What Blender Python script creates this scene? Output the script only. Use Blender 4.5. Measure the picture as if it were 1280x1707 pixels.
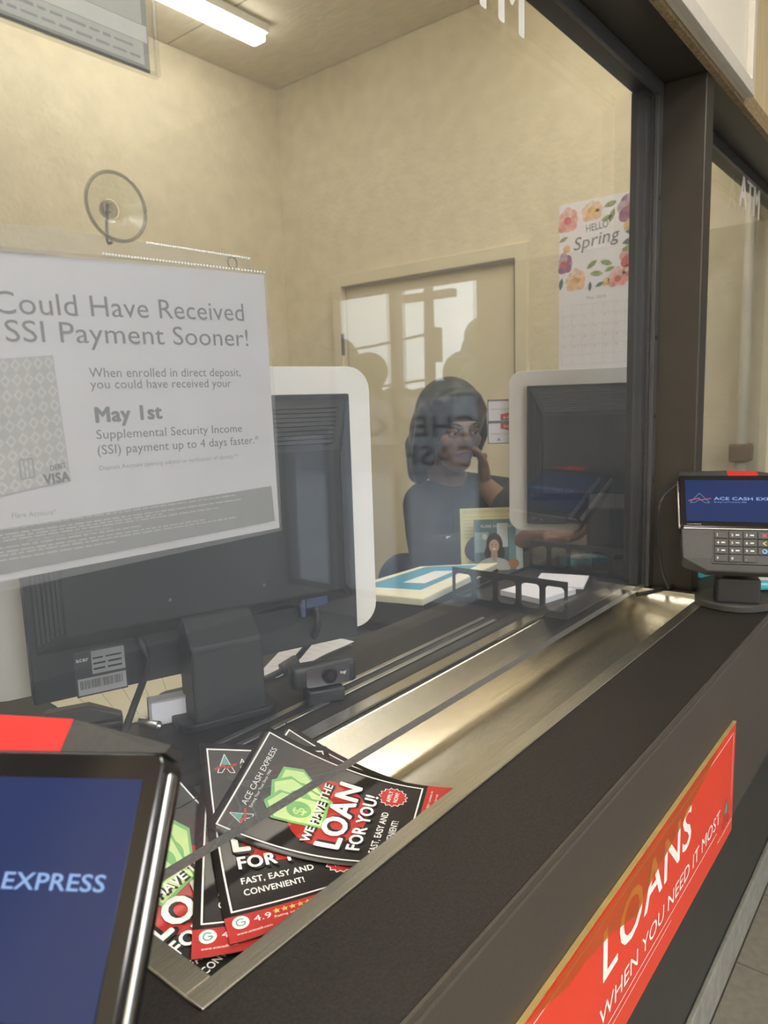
import bpy, bmesh, math, random
from mathutils import Vector, Matrix
random.seed(4)
SC = bpy.context.scene
COL = SC.collection
for o in list(bpy.data.objects):
    bpy.data.objects.remove(o)
# ------------------------------------------------------------------ camera
# X runs along the counter away from the viewer, Y=0 is the teller glass (teller side Y>0), Z=0 the counter top
CAM = Vector((0.0, -0.46, 0.36))
YAW, PITCH, ROLL, FOC = math.radians(38.87), math.radians(8.40), math.radians(-1.794), 1210.0
CF = Vector((math.cos(YAW)*math.cos(PITCH), math.sin(YAW)*math.cos(PITCH), -math.sin(PITCH)))
_r = CF.cross(Vector((0, 0, 1))).normalized(); _u = _r.cross(CF)
CR = _r*math.cos(ROLL) + _u*math.sin(ROLL)
CU = -_r*math.sin(ROLL) + _u*math.cos(ROLL)
cd = bpy.data.cameras.new('camera'); cam = bpy.data.objects.new('camera', cd); COL.objects.link(cam)
m = Matrix((CR, CU, -CF)).transposed().to_4x4(); m.translation = CAM
cam.matrix_world = m
cd.sensor_fit = 'HORIZONTAL'; cd.sensor_width = 36.0; cd.lens = FOC/1280*36
cd.clip_start = 0.02; cd.clip_end = 300
SC.camera = cam
cd.dof.use_dof = True; cd.dof.focus_distance = .80; cd.dof.aperture_fstop = 15.5
# ------------------------------------------------------------------ exposure
SC.view_settings.view_transform = 'Standard'; SC.view_settings.look = 'None'
SC.view_settings.gamma = 1; SC.view_settings.use_curve_mapping = False
SC.view_settings.exposure = 0.0
# ------------------------------------------------------------------ sky: bright thin overcast
w = bpy.data.worlds.new('overcast_sky'); SC.world = w; w.use_nodes = True
nt = w.node_tree; nt.nodes.clear()
out = nt.nodes.new('ShaderNodeOutputWorld'); bg = nt.nodes.new('ShaderNodeBackground')
tc = nt.nodes.new('ShaderNodeTexCoord'); nz = nt.nodes.new('ShaderNodeTexNoise'); cr = nt.nodes.new('ShaderNodeValToRGB')
nz.inputs['Scale'].default_value = 3.0; nz.inputs['Detail'].default_value = 4
cr.color_ramp.elements[0].position = .3; cr.color_ramp.elements[0].color = (.76, .87, 1, 1)
cr.color_ramp.elements[1].position = .7; cr.color_ramp.elements[1].color = (.94, .98, 1, 1)
nt.links.new(tc.outputs['Generated'], nz.inputs['Vector']); nt.links.new(nz.outputs['Fac'], cr.inputs['Fac'])
nt.links.new(cr.outputs['Color'], bg.inputs['Color']); nt.links.new(bg.outputs['Background'], out.inputs['Surface'])
bg.inputs['Strength'].default_value = 4.2

# lamp strengths
TUBE_E, LOBBY_E = 30.0, 30.0

# ------------------------------------------------------------------ helpers: picture ray -> place
def ray(x, y): return CF + CR*((x-640)/FOC) - CU*((y-853.5)/FOC)
def onY(x, y, Y=0.0): d = ray(x, y); return CAM + d*((Y-CAM.y)/d.y)
def onZ(x, y, Z=0.0): d = ray(x, y); return CAM + d*((Z-CAM.z)/d.z)
def onX(x, y, X): d = ray(x, y); return CAM + d*((X-CAM.x)/d.x)
def at(x, y, dist): return CAM + ray(x, y).normalized()*dist
def onP(x, y, P0, n): d = ray(x, y); return CAM + d*((P0-CAM).dot(n)/d.dot(n))

# ------------------------------------------------------------------ materials
MATS = {}
def mat(name, col, rough=.6, metal=0.0, noise=0.0, nscale=40.0, bump=0.0, bscale=200.0, spec=.5, emit=None, estr=0, stretch=None, coat=0, alpha=None):
    if name in MATS: return MATS[name]
    M = bpy.data.materials.new(name); M.use_nodes = True; n = M.node_tree; b = n.nodes['Principled BSDF']
    b.inputs['Base Color'].default_value = (*col, 1); b.inputs['Roughness'].default_value = rough
    b.inputs['Metallic'].default_value = metal; b.inputs['Specular IOR Level'].default_value = spec
    b.inputs['Coat Weight'].default_value = coat
    if emit: b.inputs['Emission Color'].default_value = (*emit, 1); b.inputs['Emission Strength'].default_value = estr
    t = n.nodes.new('ShaderNodeTexCoord'); mp = n.nodes.new('ShaderNodeMapping')
    n.links.new(t.outputs['Object'], mp.inputs['Vector'])
    if stretch: mp.inputs['Scale'].default_value = stretch
    if noise:
        a = n.nodes.new('ShaderNodeTexNoise'); a.inputs['Scale'].default_value = nscale; a.inputs['Detail'].default_value = 5
        r = n.nodes.new('ShaderNodeMapRange'); r.inputs['From Min'].default_value = .3; r.inputs['From Max'].default_value = .7
        r.inputs['To Min'].default_value = 1-noise; r.inputs['To Max'].default_value = 1+noise
        mx = n.nodes.new('ShaderNodeMix'); mx.data_type = 'RGBA'; mx.blend_type = 'MULTIPLY'; mx.inputs['Factor'].default_value = 1
        mx.inputs['A'].default_value = (*col, 1)
        n.links.new(mp.outputs['Vector'], a.inputs['Vector']); n.links.new(a.outputs['Fac'], r.inputs['Value'])
        n.links.new(r.outputs['Result'], mx.inputs['B']); n.links.new(mx.outputs['Result'], b.inputs['Base Color'])
    if bump:
        a = n.nodes.new('ShaderNodeTexNoise'); a.inputs['Scale'].default_value = bscale; a.inputs['Detail'].default_value = 6
        bp = n.nodes.new('ShaderNodeBump'); bp.inputs['Strength'].default_value = bump; bp.inputs['Distance'].default_value = .004
        n.links.new(mp.outputs['Vector'], a.inputs['Vector']); n.links.new(a.outputs['Fac'], bp.inputs['Height'])
        n.links.new(bp.outputs['Normal'], b.inputs['Normal'])
    MATS[name] = M; return M

def clear_mat(name, tint=(1, 1, 1), ior=1.5, rough=0.0, haze=0.0, hazecol=(.8, .8, .8)):
    """thin clear sheet: what is not reflected (Fresnel) passes straight through"""
    M = bpy.data.materials.new(name); M.use_nodes = True; n = M.node_tree; n.nodes.clear()
    o = n.nodes.new('ShaderNodeOutputMaterial'); mx = n.nodes.new('ShaderNodeMixShader')
    tr = n.nodes.new('ShaderNodeBsdfTransparent'); gl = n.nodes.new('ShaderNodeBsdfAnisotropic')
    tr.inputs['Color'].default_value = (*tint, 1); gl.inputs['Roughness'].default_value = rough
    fr = n.nodes.new('ShaderNodeFresnel'); ge = n.nodes.new('ShaderNodeNewGeometry'); mr = n.nodes.new('ShaderNodeMapRange')
    mr.inputs['To Min'].default_value = ior; mr.inputs['To Max'].default_value = 1/ior
    n.links.new(ge.outputs['Backfacing'], mr.inputs['Value']); n.links.new(mr.outputs['Result'], fr.inputs['IOR'])
    n.links.new(fr.outputs['Fac'], mx.inputs['Fac'])
    src = tr.outputs[0]
    if haze:
        df = n.nodes.new('ShaderNodeBsdfDiffuse'); df.inputs['Color'].default_value = (*hazecol, 1)
        m2 = n.nodes.new('ShaderNodeMixShader'); m2.inputs['Fac'].default_value = haze
        nz = n.nodes.new('ShaderNodeTexNoise'); nz.inputs['Scale'].default_value = 6; nz.inputs['Detail'].default_value = 6
        rr = n.nodes.new('ShaderNodeMapRange'); rr.inputs['To Min'].default_value = haze*.4; rr.inputs['To Max'].default_value = haze*1.6
        n.links.new(nz.outputs['Fac'], rr.inputs['Value']); n.links.new(rr.outputs['Result'], m2.inputs['Fac'])
        n.links.new(tr.outputs[0], m2.inputs[1]); n.links.new(df.outputs[0], m2.inputs[2]); src = m2.outputs[0]
    n.links.new(src, mx.inputs[1]); n.links.new(gl.outputs[0], mx.inputs[2]); n.links.new(mx.outputs[0], o.inputs['Surface'])
    MATS[name] = M; return M

WALL = mat('cream_plaster', (.77, .69, .505), .8, noise=.06, nscale=14, bump=.9, bscale=45)
CEIL = mat('ceiling_panel', (.74, .67, .52), .9, noise=.06, nscale=30, bump=.6, bscale=55, stretch=(1, .45, 1))
CREAMPAINT = mat('cream_door_paint', (.78, .70, .515), .45, noise=.02, nscale=6)
LOBBYWALL = mat('lobby_wall_paint', (.50, .485, .45), .8, noise=.04, nscale=10)
FRAME = mat('dark_bronze_frame', (.040, .034, .028), .42, noise=.08, nscale=25)
CHANNEL = mat('black_glazing_channel', (.055, .055, .058), .35, noise=.1, nscale=30)
LAMINATE = mat('black_laminate', (.021, .0175, .0155), .48, noise=.40, nscale=420, bump=.10, bscale=500, spec=.28)
FASCIA = mat('brown_fascia', (.056, .045, .036), .5, noise=.12, nscale=300, bump=.06, bscale=400)
KICK = mat('dark_olive_panel', (.045, .044, .038), .5, noise=.1, nscale=20)
BASEB = mat('grey_baseboard', (.30, .285, .25), .7, noise=.15, nscale=30)
TILE = mat('taupe_floor_tile', (.24, .215, .175), .55, noise=.12, nscale=45, bump=.1, bscale=90)
GROUT = mat('floor_grout', (.15, .135, .11), .9, noise=.1)
STEEL = mat('brushed_steel', (.74, .70, .61), .27, metal=1.0, noise=.10, nscale=60, bump=.05, bscale=300, stretch=(.25, 12, 12))
ALU = mat('satin_aluminium', (.62, .62, .62), .28, metal=1.0, noise=.06, nscale=60)
BLACKPL = mat('black_plastic', (.022, .022, .024), .42, noise=.1, nscale=150)
DARKPL = mat('charcoal_plastic', (.042, .040, .038), .5, noise=.15, nscale=300, bump=.08, bscale=600)
MONPL = mat('monitor_black_plastic', (.020, .021, .024), .55, noise=.12, nscale=200)
MONPL2 = mat('monitor_vent_plastic', (.034, .035, .040), .5, noise=.1, nscale=200)
GLOSSBLK = mat('gloss_black_bezel', (.012, .011, .012), .12, noise=.05)
WHITEPL = mat('white_board', (.80, .75, .70), .55, noise=.02, nscale=8)
PAPER = mat('white_paper', (.84, .825, .90), .7, noise=.02, nscale=12)
INKGREY = mat('grey_ink', (.22, .22, .23), .7, noise=.05)
INKMID = mat('mid_grey_ink', (.40, .39, .40), .7, noise=.05)
INKLIGHT = mat('light_grey_ink', (.60, .59, .60), .7, noise=.05)
INKBAND = mat('band_grey_ink', (.37, .36, .37), .7, noise=.05)
INKBLK = mat('black_ink', (.02, .018, .018), .5, noise=.05)
WHITEINK = mat('white_ink', (.86, .84, .80), .5, noise=.02)
FLYBLK = mat('flyer_black_ink', (.020, .017, .016), .32, noise=.1, nscale=60)
FLYRED = mat('flyer_red_ink', (.44, .033, .027), .4, noise=.06, nscale=80)
GREEN1 = mat('banknote_pale_green', (.60, .80, .33), .45, noise=.05)
GREEN2 = mat('banknote_mid_green', (.20, .50, .16), .45, noise=.05)
GREEN3 = mat('banknote_dark_green', (.07, .30, .10), .45, noise=.05)
GOLDINK = mat('star_gold_ink', (.85, .52, .10), .45, noise=.05)
TEALINK = mat('teal_logo_ink', (.10, .34, .28), .45, noise=.05)
SIGNRED = mat('acrylic_red', (.74, .050, .022), .3, noise=.03, nscale=12, spec=.3)
AMBER = clear_mat('amber_tint', (.98, .46, .10), 1.25, .1, .24, (.30, .24, .07))
EDGEGLINT = mat('gold_edge_glint', (.80, .58, .22), .25, metal=.6, noise=.1)
REDPL = mat('red_plastic', (.52, .022, .018), .42, noise=.06, nscale=90)
CABLE = mat('black_cable', (.018, .018, .018), .5, noise=.1)
GLASS = clear_mat('teller_glass', (.94, .955, .965), 1.52, 0.0, .022, (.68, .75, .88))  # bluish haze imitates a reflected veil in the glass
GLASSEDGE = mat('ground_glass_edge', (.115, .112, .108), .35, noise=.25, nscale=220, bump=.15, bscale=300)
SHOPGLASS = clear_mat('shopfront_glass', (.95, .97, .97), 1.45)
SLEEVE = clear_mat('clear_vinyl_sleeve', (.97, .97, .96), 1.5, .04, .06, (.93, .92, .96))
CUPCLEAR = clear_mat('clear_suction_plastic', (.93, .93, .90), 1.3, .22, .03, (.9, .9, .86))
ACRYL = clear_mat('clear_acrylic', (.95, .95, .94), 1.5, .02, .03, (.9, .9, .86))

# ------------------------------------------------------------------ helpers: scene objects
def thing(name, label, cat, loc=(0, 0, 0), group=None, M=None):
    o = bpy.data.objects.new(name, None); COL.objects.link(o); o.empty_display_size = .05
    o.matrix_world = M if M is not None else Matrix.Translation(Vector(loc))
    o['label'] = label; o['category'] = cat
    if group: o['group'] = group
    return o
def wm(o):
    m = o.matrix_basis.copy()
    p = o.parent
    while p: m = p.matrix_basis @ m; p = p.parent
    return m
def link(name, me, mats, parent=None, world=False, smooth=False):
    for x in (mats if isinstance(mats, (list, tuple)) else [mats]): me.materials.append(x)
    if smooth:
        for p in me.polygons: p.use_smooth = True
    o = bpy.data.objects.new(name, me); COL.objects.link(o)
    if parent is not None:
        o.parent = parent
        if world: me.transform(wm(parent).inverted())
    return o
def tag(o, label, cat, group=None):
    o['label'] = label; o['category'] = cat
    if group: o['group'] = group
    return o
def struct(o, label=None):
    o['kind'] = 'structure'
    if label: o['label'] = label
    return o

class B:
    """collects shapes for ONE mesh"""
    def __init__(s): s.bm = bmesh.new()
    def _xf(s, vs, M):
        if M is not None: bmesh.ops.transform(s.bm, matrix=M, verts=vs)
    def box(s, x0, x1, y0, y1, z0, z1, M=None, bev=0, seg=2):
        r = bmesh.ops.create_cube(s.bm, size=1)['verts']
        bmesh.ops.transform(s.bm, matrix=Matrix.Translation(((x0+x1)/2, (y0+y1)/2, (z0+z1)/2)) @ Matrix.Diagonal((x1-x0, y1-y0, z1-z0, 1)), verts=r)
        if bev:
            es = list({e for v in r for e in v.link_edges})
            q = bmesh.ops.bevel(s.bm, geom=es, offset=bev, segments=seg, affect='EDGES', profile=.5)
            r = list({v for f in q['faces'] for v in f.verts} | {v for v in r if v.is_valid})
        s._xf(r, M); return s
    def cyl(s, p0, p1, r0, r1=None, n=20, caps=True):
        p0, p1 = Vector(p0), Vector(p1); r1 = r0 if r1 is None else r1; d = p1-p0
        q = Vector((0, 0, 1)).rotation_difference(d).to_matrix().to_4x4()
        M = Matrix.Translation((p0+p1)/2) @ q
        bmesh.ops.create_cone(s.bm, cap_ends=caps, segments=n, radius1=r0, radius2=r1, depth=d.length, matrix=M); return s
    def sph(s, c, r, sc=(1, 1, 1), M=None, u=20, v=12):
        T = Matrix.Translation(Vector(c)) @ (M if M is not None else Matrix.Identity(4)) @ Matrix.Diagonal((r*sc[0], r*sc[1], r*sc[2], 1))
        bmesh.ops.create_uvsphere(s.bm, u_segments=u, v_segments=v, radius=1, matrix=T); return s
    def tube(s, pts, r, n=10, smooth=True):
        pts = [Vector(p) for p in pts]
        if smooth and len(pts) > 2: pts = catmull(pts, 6)
        rings = []; up = Vector((.13, .31, .94))
        for i, p in enumerate(pts):
            t = (pts[min(i+1, len(pts)-1)]-pts[max(i-1, 0)]).normalized()
            a = t.cross(up).normalized(); b = t.cross(a)
            rings.append([s.bm.verts.new(p+(a*math.cos(k*2*math.pi/n)+b*math.sin(k*2*math.pi/n))*r) for k in range(n)])
        for i in range(len(rings)-1):
            for k in range(n): s.bm.faces.new((rings[i][k], rings[i][(k+1) % n], rings[i+1][(k+1) % n], rings[i+1][k]))
        s.bm.faces.new(rings[0][::-1]); s.bm.faces.new(rings[-1]); return s
    def prism(s, poly, z0, z1, M=None):
        a = [s.bm.verts.new((x, y, z0)) for x, y in poly]; b = [s.bm.verts.new((x, y, z1)) for x, y in poly]
        n = len(poly); s.bm.faces.new(a[::-1]); s.bm.faces.new(b)
        for i in range(n): s.bm.faces.new((a[i], a[(i+1) % n], b[(i+1) % n], b[i]))
        s._xf(a+b, M); return s
    def loft(s, ringlist, M=None, cap=True):
        vs = [[s.bm.verts.new(p) for p in r] for r in ringlist]; n = len(vs[0])
        for i in range(len(vs)-1):
            for k in range(n): s.bm.faces.new((vs[i][k], vs[i][(k+1) % n], vs[i+1][(k+1) % n], vs[i+1][k]))
        if cap: s.bm.faces.new(vs[0][::-1]); s.bm.faces.new(vs[-1])
        s._xf([v for r in vs for v in r], M); return s
    def lathe(s, prof, M=None, n=40, cap=True):
        rings = [[(r*math.cos(k*2*math.pi/n), r*math.sin(k*2*math.pi/n), z) for k in range(n)] for r, z in prof]
        return s.loft(rings if cap else rings+rings[:1], M, cap)
    def quad(s, *p): s.bm.faces.new([s.bm.verts.new(q) for q in p]); return s
    def done(s, name, mats, parent=None, world=False, smooth=False, bevel=0, angle=None):
        bmesh.ops.recalc_face_normals(s.bm, faces=s.bm.faces)
        me = bpy.data.meshes.new(name); s.bm.to_mesh(me); s.bm.free()
        o = link(name, me, mats, parent, world, smooth or angle is not None)
        if angle is not None:
            me.set_sharp_from_angle(angle=math.radians(angle))
        if bevel:
            b = o.modifiers.new('bevel', 'BEVEL'); b.width = bevel; b.segments = 2; b.limit_method = 'ANGLE'; b.angle_limit = math.radians(40)
        return o
def catmull(p, k):
    o = []
    for i in range(len(p)-1):
        a, b, c, d = p[max(i-1, 0)], p[i], p[i+1], p[min(i+2, len(p)-1)]
        for j in range(k):
            t = j/k
            o.append(.5*((2*b)+(c-a)*t+(2*a-5*b+4*c-d)*t*t+(3*b-a-3*c+d)*t**3))
    o.append(p[-1]); return o
def rrect(x0, x1, y0, y1, r, n=6):
    P = []
    for cx, cy, a in ((x1-r, y1-r, 0), (x0+r, y1-r, 90), (x0+r, y0+r, 180), (x1-r, y0+r, 270)):
        for k in range(n+1):
            t = math.radians(a+90*k/n); P.append((cx+r*math.cos(t), cy+r*math.sin(t)))
    return P
def star(cx, cy, r0, r1, n, ph=90):
    return [(cx+(r0 if k % 2 == 0 else r1)*math.cos(math.radians(ph+180*k/n)), cy+(r0 if k % 2 == 0 else r1)*math.sin(math.radians(ph+180*k/n))) for k in range(2*n)]
def ell(cx, cy, rx, ry, n=28, rot=0):
    c, s = math.cos(rot), math.sin(rot); P = []
    for k in range(n):
        x, y = rx*math.cos(2*math.pi*k/n), ry*math.sin(2*math.pi*k/n); P.append((cx+x*c-y*s, cy+x*s+y*c))
    return P
def frame3(O, x, y):
    """matrix with local x,y given (z = x cross y), origin O"""
    x = Vector(x).normalized(); z = x.cross(Vector(y)).normalized(); y = z.cross(x)
    m = Matrix((x, y, z)).transposed().to_4x4(); m.translation = Vector(O); return m

# ------------------------------------------------------------------ lettering and flat print
_tc = {}
def glyphs(s, bold=0.0):
    key = (s, bold)
    if key in _tc: return _tc[key]
    c = bpy.data.curves.new('lettering', 'FONT'); c.body = s; c.size = 1; c.resolution_u = 3; c.space_character = 1.02+bold*1.2
    o = bpy.data.objects.new('lettering', c); COL.objects.link(o)
    dg = bpy.context.evaluated_depsgraph_get(); e = o.evaluated_get(dg); me = e.to_mesh()
    V = [(v.co.x, v.co.y) for v in me.vertices]; F = [tuple(p.vertices) for p in me.polygons]
    e.to_mesh_clear(); bpy.data.objects.remove(o); bpy.data.curves.remove(c)
    if bold > 0:                      # heavier weight: overprint shifted copies
        V0, F0 = V, F; V, F = [], []
        for kk, (dx, dy) in enumerate(((0, 0), (1, 0), (-1, 0), (.7, .7), (-.7, .7), (.7, -.7), (-.7, -.7), (0, 1), (0, -1))):
            n = len(V); V += [(x+dx*bold, y+dy*bold*.7, kk*1e-5) for x, y in V0]; F += [tuple(k+n for k in f) for f in F0]
    x0 = min(v[0] for v in V); x1 = max(v[0] for v in V)
    V = [((v[0]-x0)/(x1-x0), v[1]/.729, v[2] if len(v) > 2 else 0.0) for v in V]
    _tc[key] = (V, F, (x1-x0)/.729); return _tc[key]

class Sheet:
    """flat print on a surface S(u,v,h): collects polygons and lettering by part"""
    def __init__(s, S, eps=.00025): s.S = S; s.eps = eps; s.parts = {}
    def _add(s, part, mt, lay, V, F):
        p = s.parts.setdefault((part, mt.name, lay), (mt, [], [])); n = len(p[1])
        p[1].extend(V); p[2].extend([tuple(i+n for i in f) for f in F])
    def poly(s, part, mt, lay, P): s._add(part, mt, lay, list(P), [tuple(range(len(P)))])
    def rect(s, part, mt, lay, x0, x1, y0, y1): s.poly(part, mt, lay, [(x0, y0), (x1, y0), (x1, y1), (x0, y1)])
    def line(s, part, mt, lay, a, b, t):
        dx, dy = b[0]-a[0], b[1]-a[1]; l = math.hypot(dx, dy) or 1; nx, ny = -dy/l*t/2, dx/l*t/2
        s.poly(part, mt, lay, [(a[0]-nx, a[1]-ny), (b[0]-nx, b[1]-ny), (b[0]+nx, b[1]+ny), (a[0]+nx, a[1]+ny)])
    def path(s, part, mt, lay, P, t, closed=False):
        for i in range(len(P)-(0 if closed else 1)): s.line(part, mt, lay, P[i], P[(i+1) % len(P)], t)
    def ring(s, part, mt, lay, x0, x1, y0, y1, t):
        s.rect(part, mt, lay, x0, x1, y0, y0+t); s.rect(part, mt, lay, x0, x1, y1-t, y1)
        s.rect(part, mt, lay, x0, x0+t, y0+t, y1-t); s.rect(part, mt, lay, x1-t, x1, y0+t, y1-t)
    def text(s, part, mt, lay, body, a, b=None, h=None, bold=0.0, shear=0.0):
        """baseline from a to b (2-D); cap height h; if b is None the natural width is used"""
        V, F, asp = glyphs(body, bold)
        if b is None: b = (a[0]+asp*h, a[1])
        dx, dy = b[0]-a[0], b[1]-a[1]; l = math.hypot(dx, dy)
        if h is None: h = l/asp
        ux, uy = -dy/l*h, dx/l*h
        s._add(part, mt, lay, [(a[0]+dx*x+ux*y+shear*y*h*dx/l, a[1]+dy*x+uy*y+shear*y*h*dy/l, z) for x, y, z in V], F)
    def fine(s, part, mt, lay, a, b, h):
        """a line of print too small to read: word-length strokes from a to b"""
        n = math.hypot(b[0]-a[0], b[1]-a[1]); t = 0.0
        while t < n-h*2:
            l = min(h*random.uniform(1.8, 6.0), n-t)
            p = [(a[0]+(b[0]-a[0])*q/n, a[1]+(b[1]-a[1])*q/n+h/2) for q in (t, t+l)]
            s.line(part, mt, lay, p[0], p[1], h*random.uniform(.55, .8)); t += l+h*.9
    def build(s, parent, world=False, cut=None):
        for (part, _, lay), (mt, V, F) in s.parts.items():
            bm = bmesh.new(); vs = [bm.verts.new((v[0], v[1], v[2] if len(v) > 2 else 0)) for v in V]
            for f in F:
                try: bm.faces.new([vs[i] for i in f])
                except ValueError: pass
            if cut:
                lo = [min(v[i] for v in V) for i in (0, 1)]; hi = [max(v[i] for v in V) for i in (0, 1)]
                for i, step in enumerate(cut):
                    k = math.floor(lo[i]/step)+1
                    while step and k*step < hi[i]:
                        nrm = (1, 0, 0) if i == 0 else (0, 1, 0)
                        bmesh.ops.bisect_plane(bm, geom=bm.verts[:]+bm.edges[:]+bm.faces[:], dist=1e-6, plane_co=(k*step*nrm[0], k*step*nrm[1], 0), plane_no=nrm); k += 1
            for f in bm.faces:
                if f.normal.z < 0: f.normal_flip()
            for v in bm.verts: v.co = s.S(v.co.x, v.co.y, s.eps*(1+lay)+v.co.z)
            me = bpy.data.meshes.new(part); bm.to_mesh(me); bm.free(); link(part, me, mt, parent, world)
def planeS(M): return lambda u, v, h: M @ Vector((u, v, h))
def yplane(Y): return lambda u, v, h: Vector((u, Y-h, v))      # print facing the customer (-Y): u = X, v = Z
def pY(x, y, Y): p = onY(x, y, Y); return (p.x, p.z)

# ================================================================== THE ROOM
XL, XF, YB, YS = -1.3, 2.63, 2.25, -3.4
ZF, ZC, XS = -1.07, 1.87, 3.6
def slab(name, x0, x1, y0, y1, z0, z1, mt, label=None, bev=0):
    return struct(B().box(x0, x1, y0, y1, z0, z1).done(name, mt, bevel=bev), label)
slab('wall_back', XL-.1, XF+.1, YB, YB+.1, ZF, ZC+.12, WALL, 'cream textured plaster wall behind the teller desk')
slab('wall_left', XL-.1, XL, YS, YB, ZF, ZC+.12, WALL)
fy1, fy0 = onX(556, 462, XF).y, onX(882, 403, XF).y            # door casing outer edges
dtop = onX(572, 479, XF).z; ctop = onX(882, 403, XF).z
wb = B()
wb.box(XF, XF+.12, fy1-.02, YB+.1, ZF, ZC+.12); wb.box(XF, XF+.12, -.05, fy0+.02, ZF, ZC+.12); wb.box(XF, XF+.12, fy0+.02, fy1-.02, ctop-.02, ZC+.12)
struct(wb.done('wall_far', WALL), 'cream textured wall with the door and calendar')
slab('wall_shopfront_pier', XF+.12, XS+.1, -.05, .05, ZF, ZC+.12, LOBBYWALL)
# ceiling: panels are pieces of the ceiling
ce = struct(B().box(XL, XS, YS-.1, YB, ZC+.02, ZC+.12).done('ceiling', mat('ceiling_grid', (.36, .32, .24), .9, noise=.05)), 'textured panel ceiling')
tile_me = None
tw, tl = .61, 1.22
for i in range(7):
    for j in range(5):
        x0, y0 = XF-.0-(i+1)*tw, YB-(j+1)*tl
        if x0 < XL-.5 or y0 < YS-.8: continue
        if tile_me is None:
            b_ = B().box(.004, tw-.004, .004, tl-.004, 0, .03); o = b_.done('ceiling_panel', CEIL, ce); tile_me = o.data
        else:
            o = bpy.data.objects.new('ceiling_panel', tile_me); COL.objects.link(o); o.parent = ce
        o.location = (x0, y0, ZC-.001)
# door in the far wall
dr = struct(thing('door_1', 'cream flush door in the far wall', 'door', (XF, (fy0+fy1)/2, ZF))); del dr['category']
dy1, dy0 = onX(572, 479, XF).y, onX(861, 434, XF).y
B().box(XF+.015, XF+.055, dy0+.004, dy1-.004, ZF+.01, dtop-.004).done('door_leaf', CREAMPAINT, dr, True, bevel=.002)
c = B(); c.box(XF-.018, XF+.06, dy1, fy1, ZF, ctop); c.box(XF-.018, XF+.06, fy0, dy0, ZF, ctop); c.box(XF-.018, XF+.06, dy0, dy1, dtop, ctop)
c.done('door_casing', CREAMPAINT, dr, True, bevel=.003)
B().box(XF+.0, XF+.02, dy0, dy0+.012, ZF, dtop).done('door_gap_shadow_strip', mat('door_gap_shade', (.16, .13, .08), .8, noise=.1), dr, True)  # dark strip paints the shade in the door gap
hz = onX(574, 575, XF)
for k in range(2):
    B().cyl((XF-.012, dy1+.004, hz.z-.05-k*1.2), (XF-.012, dy1+.004, hz.z+.05-k*1.2), .008).done('hinge', mat('dull_brass', (.20, .17, .11), .4, metal=1, noise=.1), dr, True)
# counter body: fascia, kick panel, baseboard, lobby floor with tiles
FY = -.222
RIM = (.229, 1.362, -.1225, .098)       # tray outer rim: x0 x1 y0 y1
RI = (.249, 1.345, -.1055, .079)        # tray opening
cb = B()
cb.box(XL, 2.50, FY, RIM[2]+.004, -.006, 0); cb.box(XL, RIM[0]+.004, RIM[2]+.004, RIM[3]-.004, -.006, 0)
cb.box(RIM[1]-.004, 2.50, RIM[2]+.004, RIM[3]-.004, -.006, 0); cb.box(XL, 2.50, RIM[3]-.004, .265, -.006, 0)
ct = thing('service_counter', 'black topped service counter with a brown front band', 'counter', (.66, -.2, -.26))
cb.box(XL, .80, .2651, .50, -.006, 0)
cb.done('counter_top', LAMINATE, ct, True)
B().box(XL, 2.50, FY-.004, FY+.03, -.259, -.0065).done('fascia', FASCIA, ct, True, bevel=.003)
B().box(XL, 2.50, FY-.003, FY-.0002, -.0064, -.0006).done('edge_band', FASCIA, ct, True)
slab('wall_counter_front', XL, XF, -.075, -.03, ZF, -.06, KICK, 'dark panel below the counter overhang')
slab('baseboard_counter', XL, XF, -.088, -.076, ZF, ZF+.115, BASEB, 'scuffed grey baseboard under the counter', .003)
fl = slab('floor', XL, XS, YS, YB, ZF-.1, ZF-.006, GROUT, 'taupe tiled lobby floor')
tm = None; TS = .32
for i in range(10):
    for j in range(9):
        x0, y0 = .55+i*TS, -.088-(j+1)*TS
        if tm is None:
            o = B().box(.003, TS-.003, .003, TS-.003, -.012, 0).done('floor_tile', TILE, fl); tm = o.data
        else:
            o = bpy.data.objects.new('floor_tile', tm); COL.objects.link(o); o.parent = fl
        o.location = (x0, y0, ZF+.0005*((i*7+j*3) % 3)-.0005)
# frame of the teller window
PX0, PX1 = 1.372, 1.414
HZ = .897
struct(B().box(PX0, PX1, -.08, .05, 0, HZ).done('trim_1', FRAME, bevel=.0025), 'dark bronze post between the two glass panes')
struct(B().box(XL, XF, -.08, .05, HZ, HZ+.06).done('trim_2', FRAME, bevel=.0025), 'dark bronze header above the glass')
struct(B().box(XL, XF, -.092, -.081, HZ-.004, HZ+.03).done('trim_3', mat('raw_board_edge', (.30, .215, .12), .9, noise=.35, nscale=120, bump=.6, bscale=150)), 'rough raw board edge above the header')
slab('wall_above_glass', XL, XF, -.080, .05, HZ+.06, ZC+.02, mat('wood_grain_wall', (.62, .50, .30), .7, noise=.12, nscale=18, stretch=(8, 8, .5)), 'pale wood grain wall above the teller window')
slab('wall_above_glass_skin', XL, XF, -.0895, -.0805, HZ+.03, ZC, MATS['wood_grain_wall'])
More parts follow.
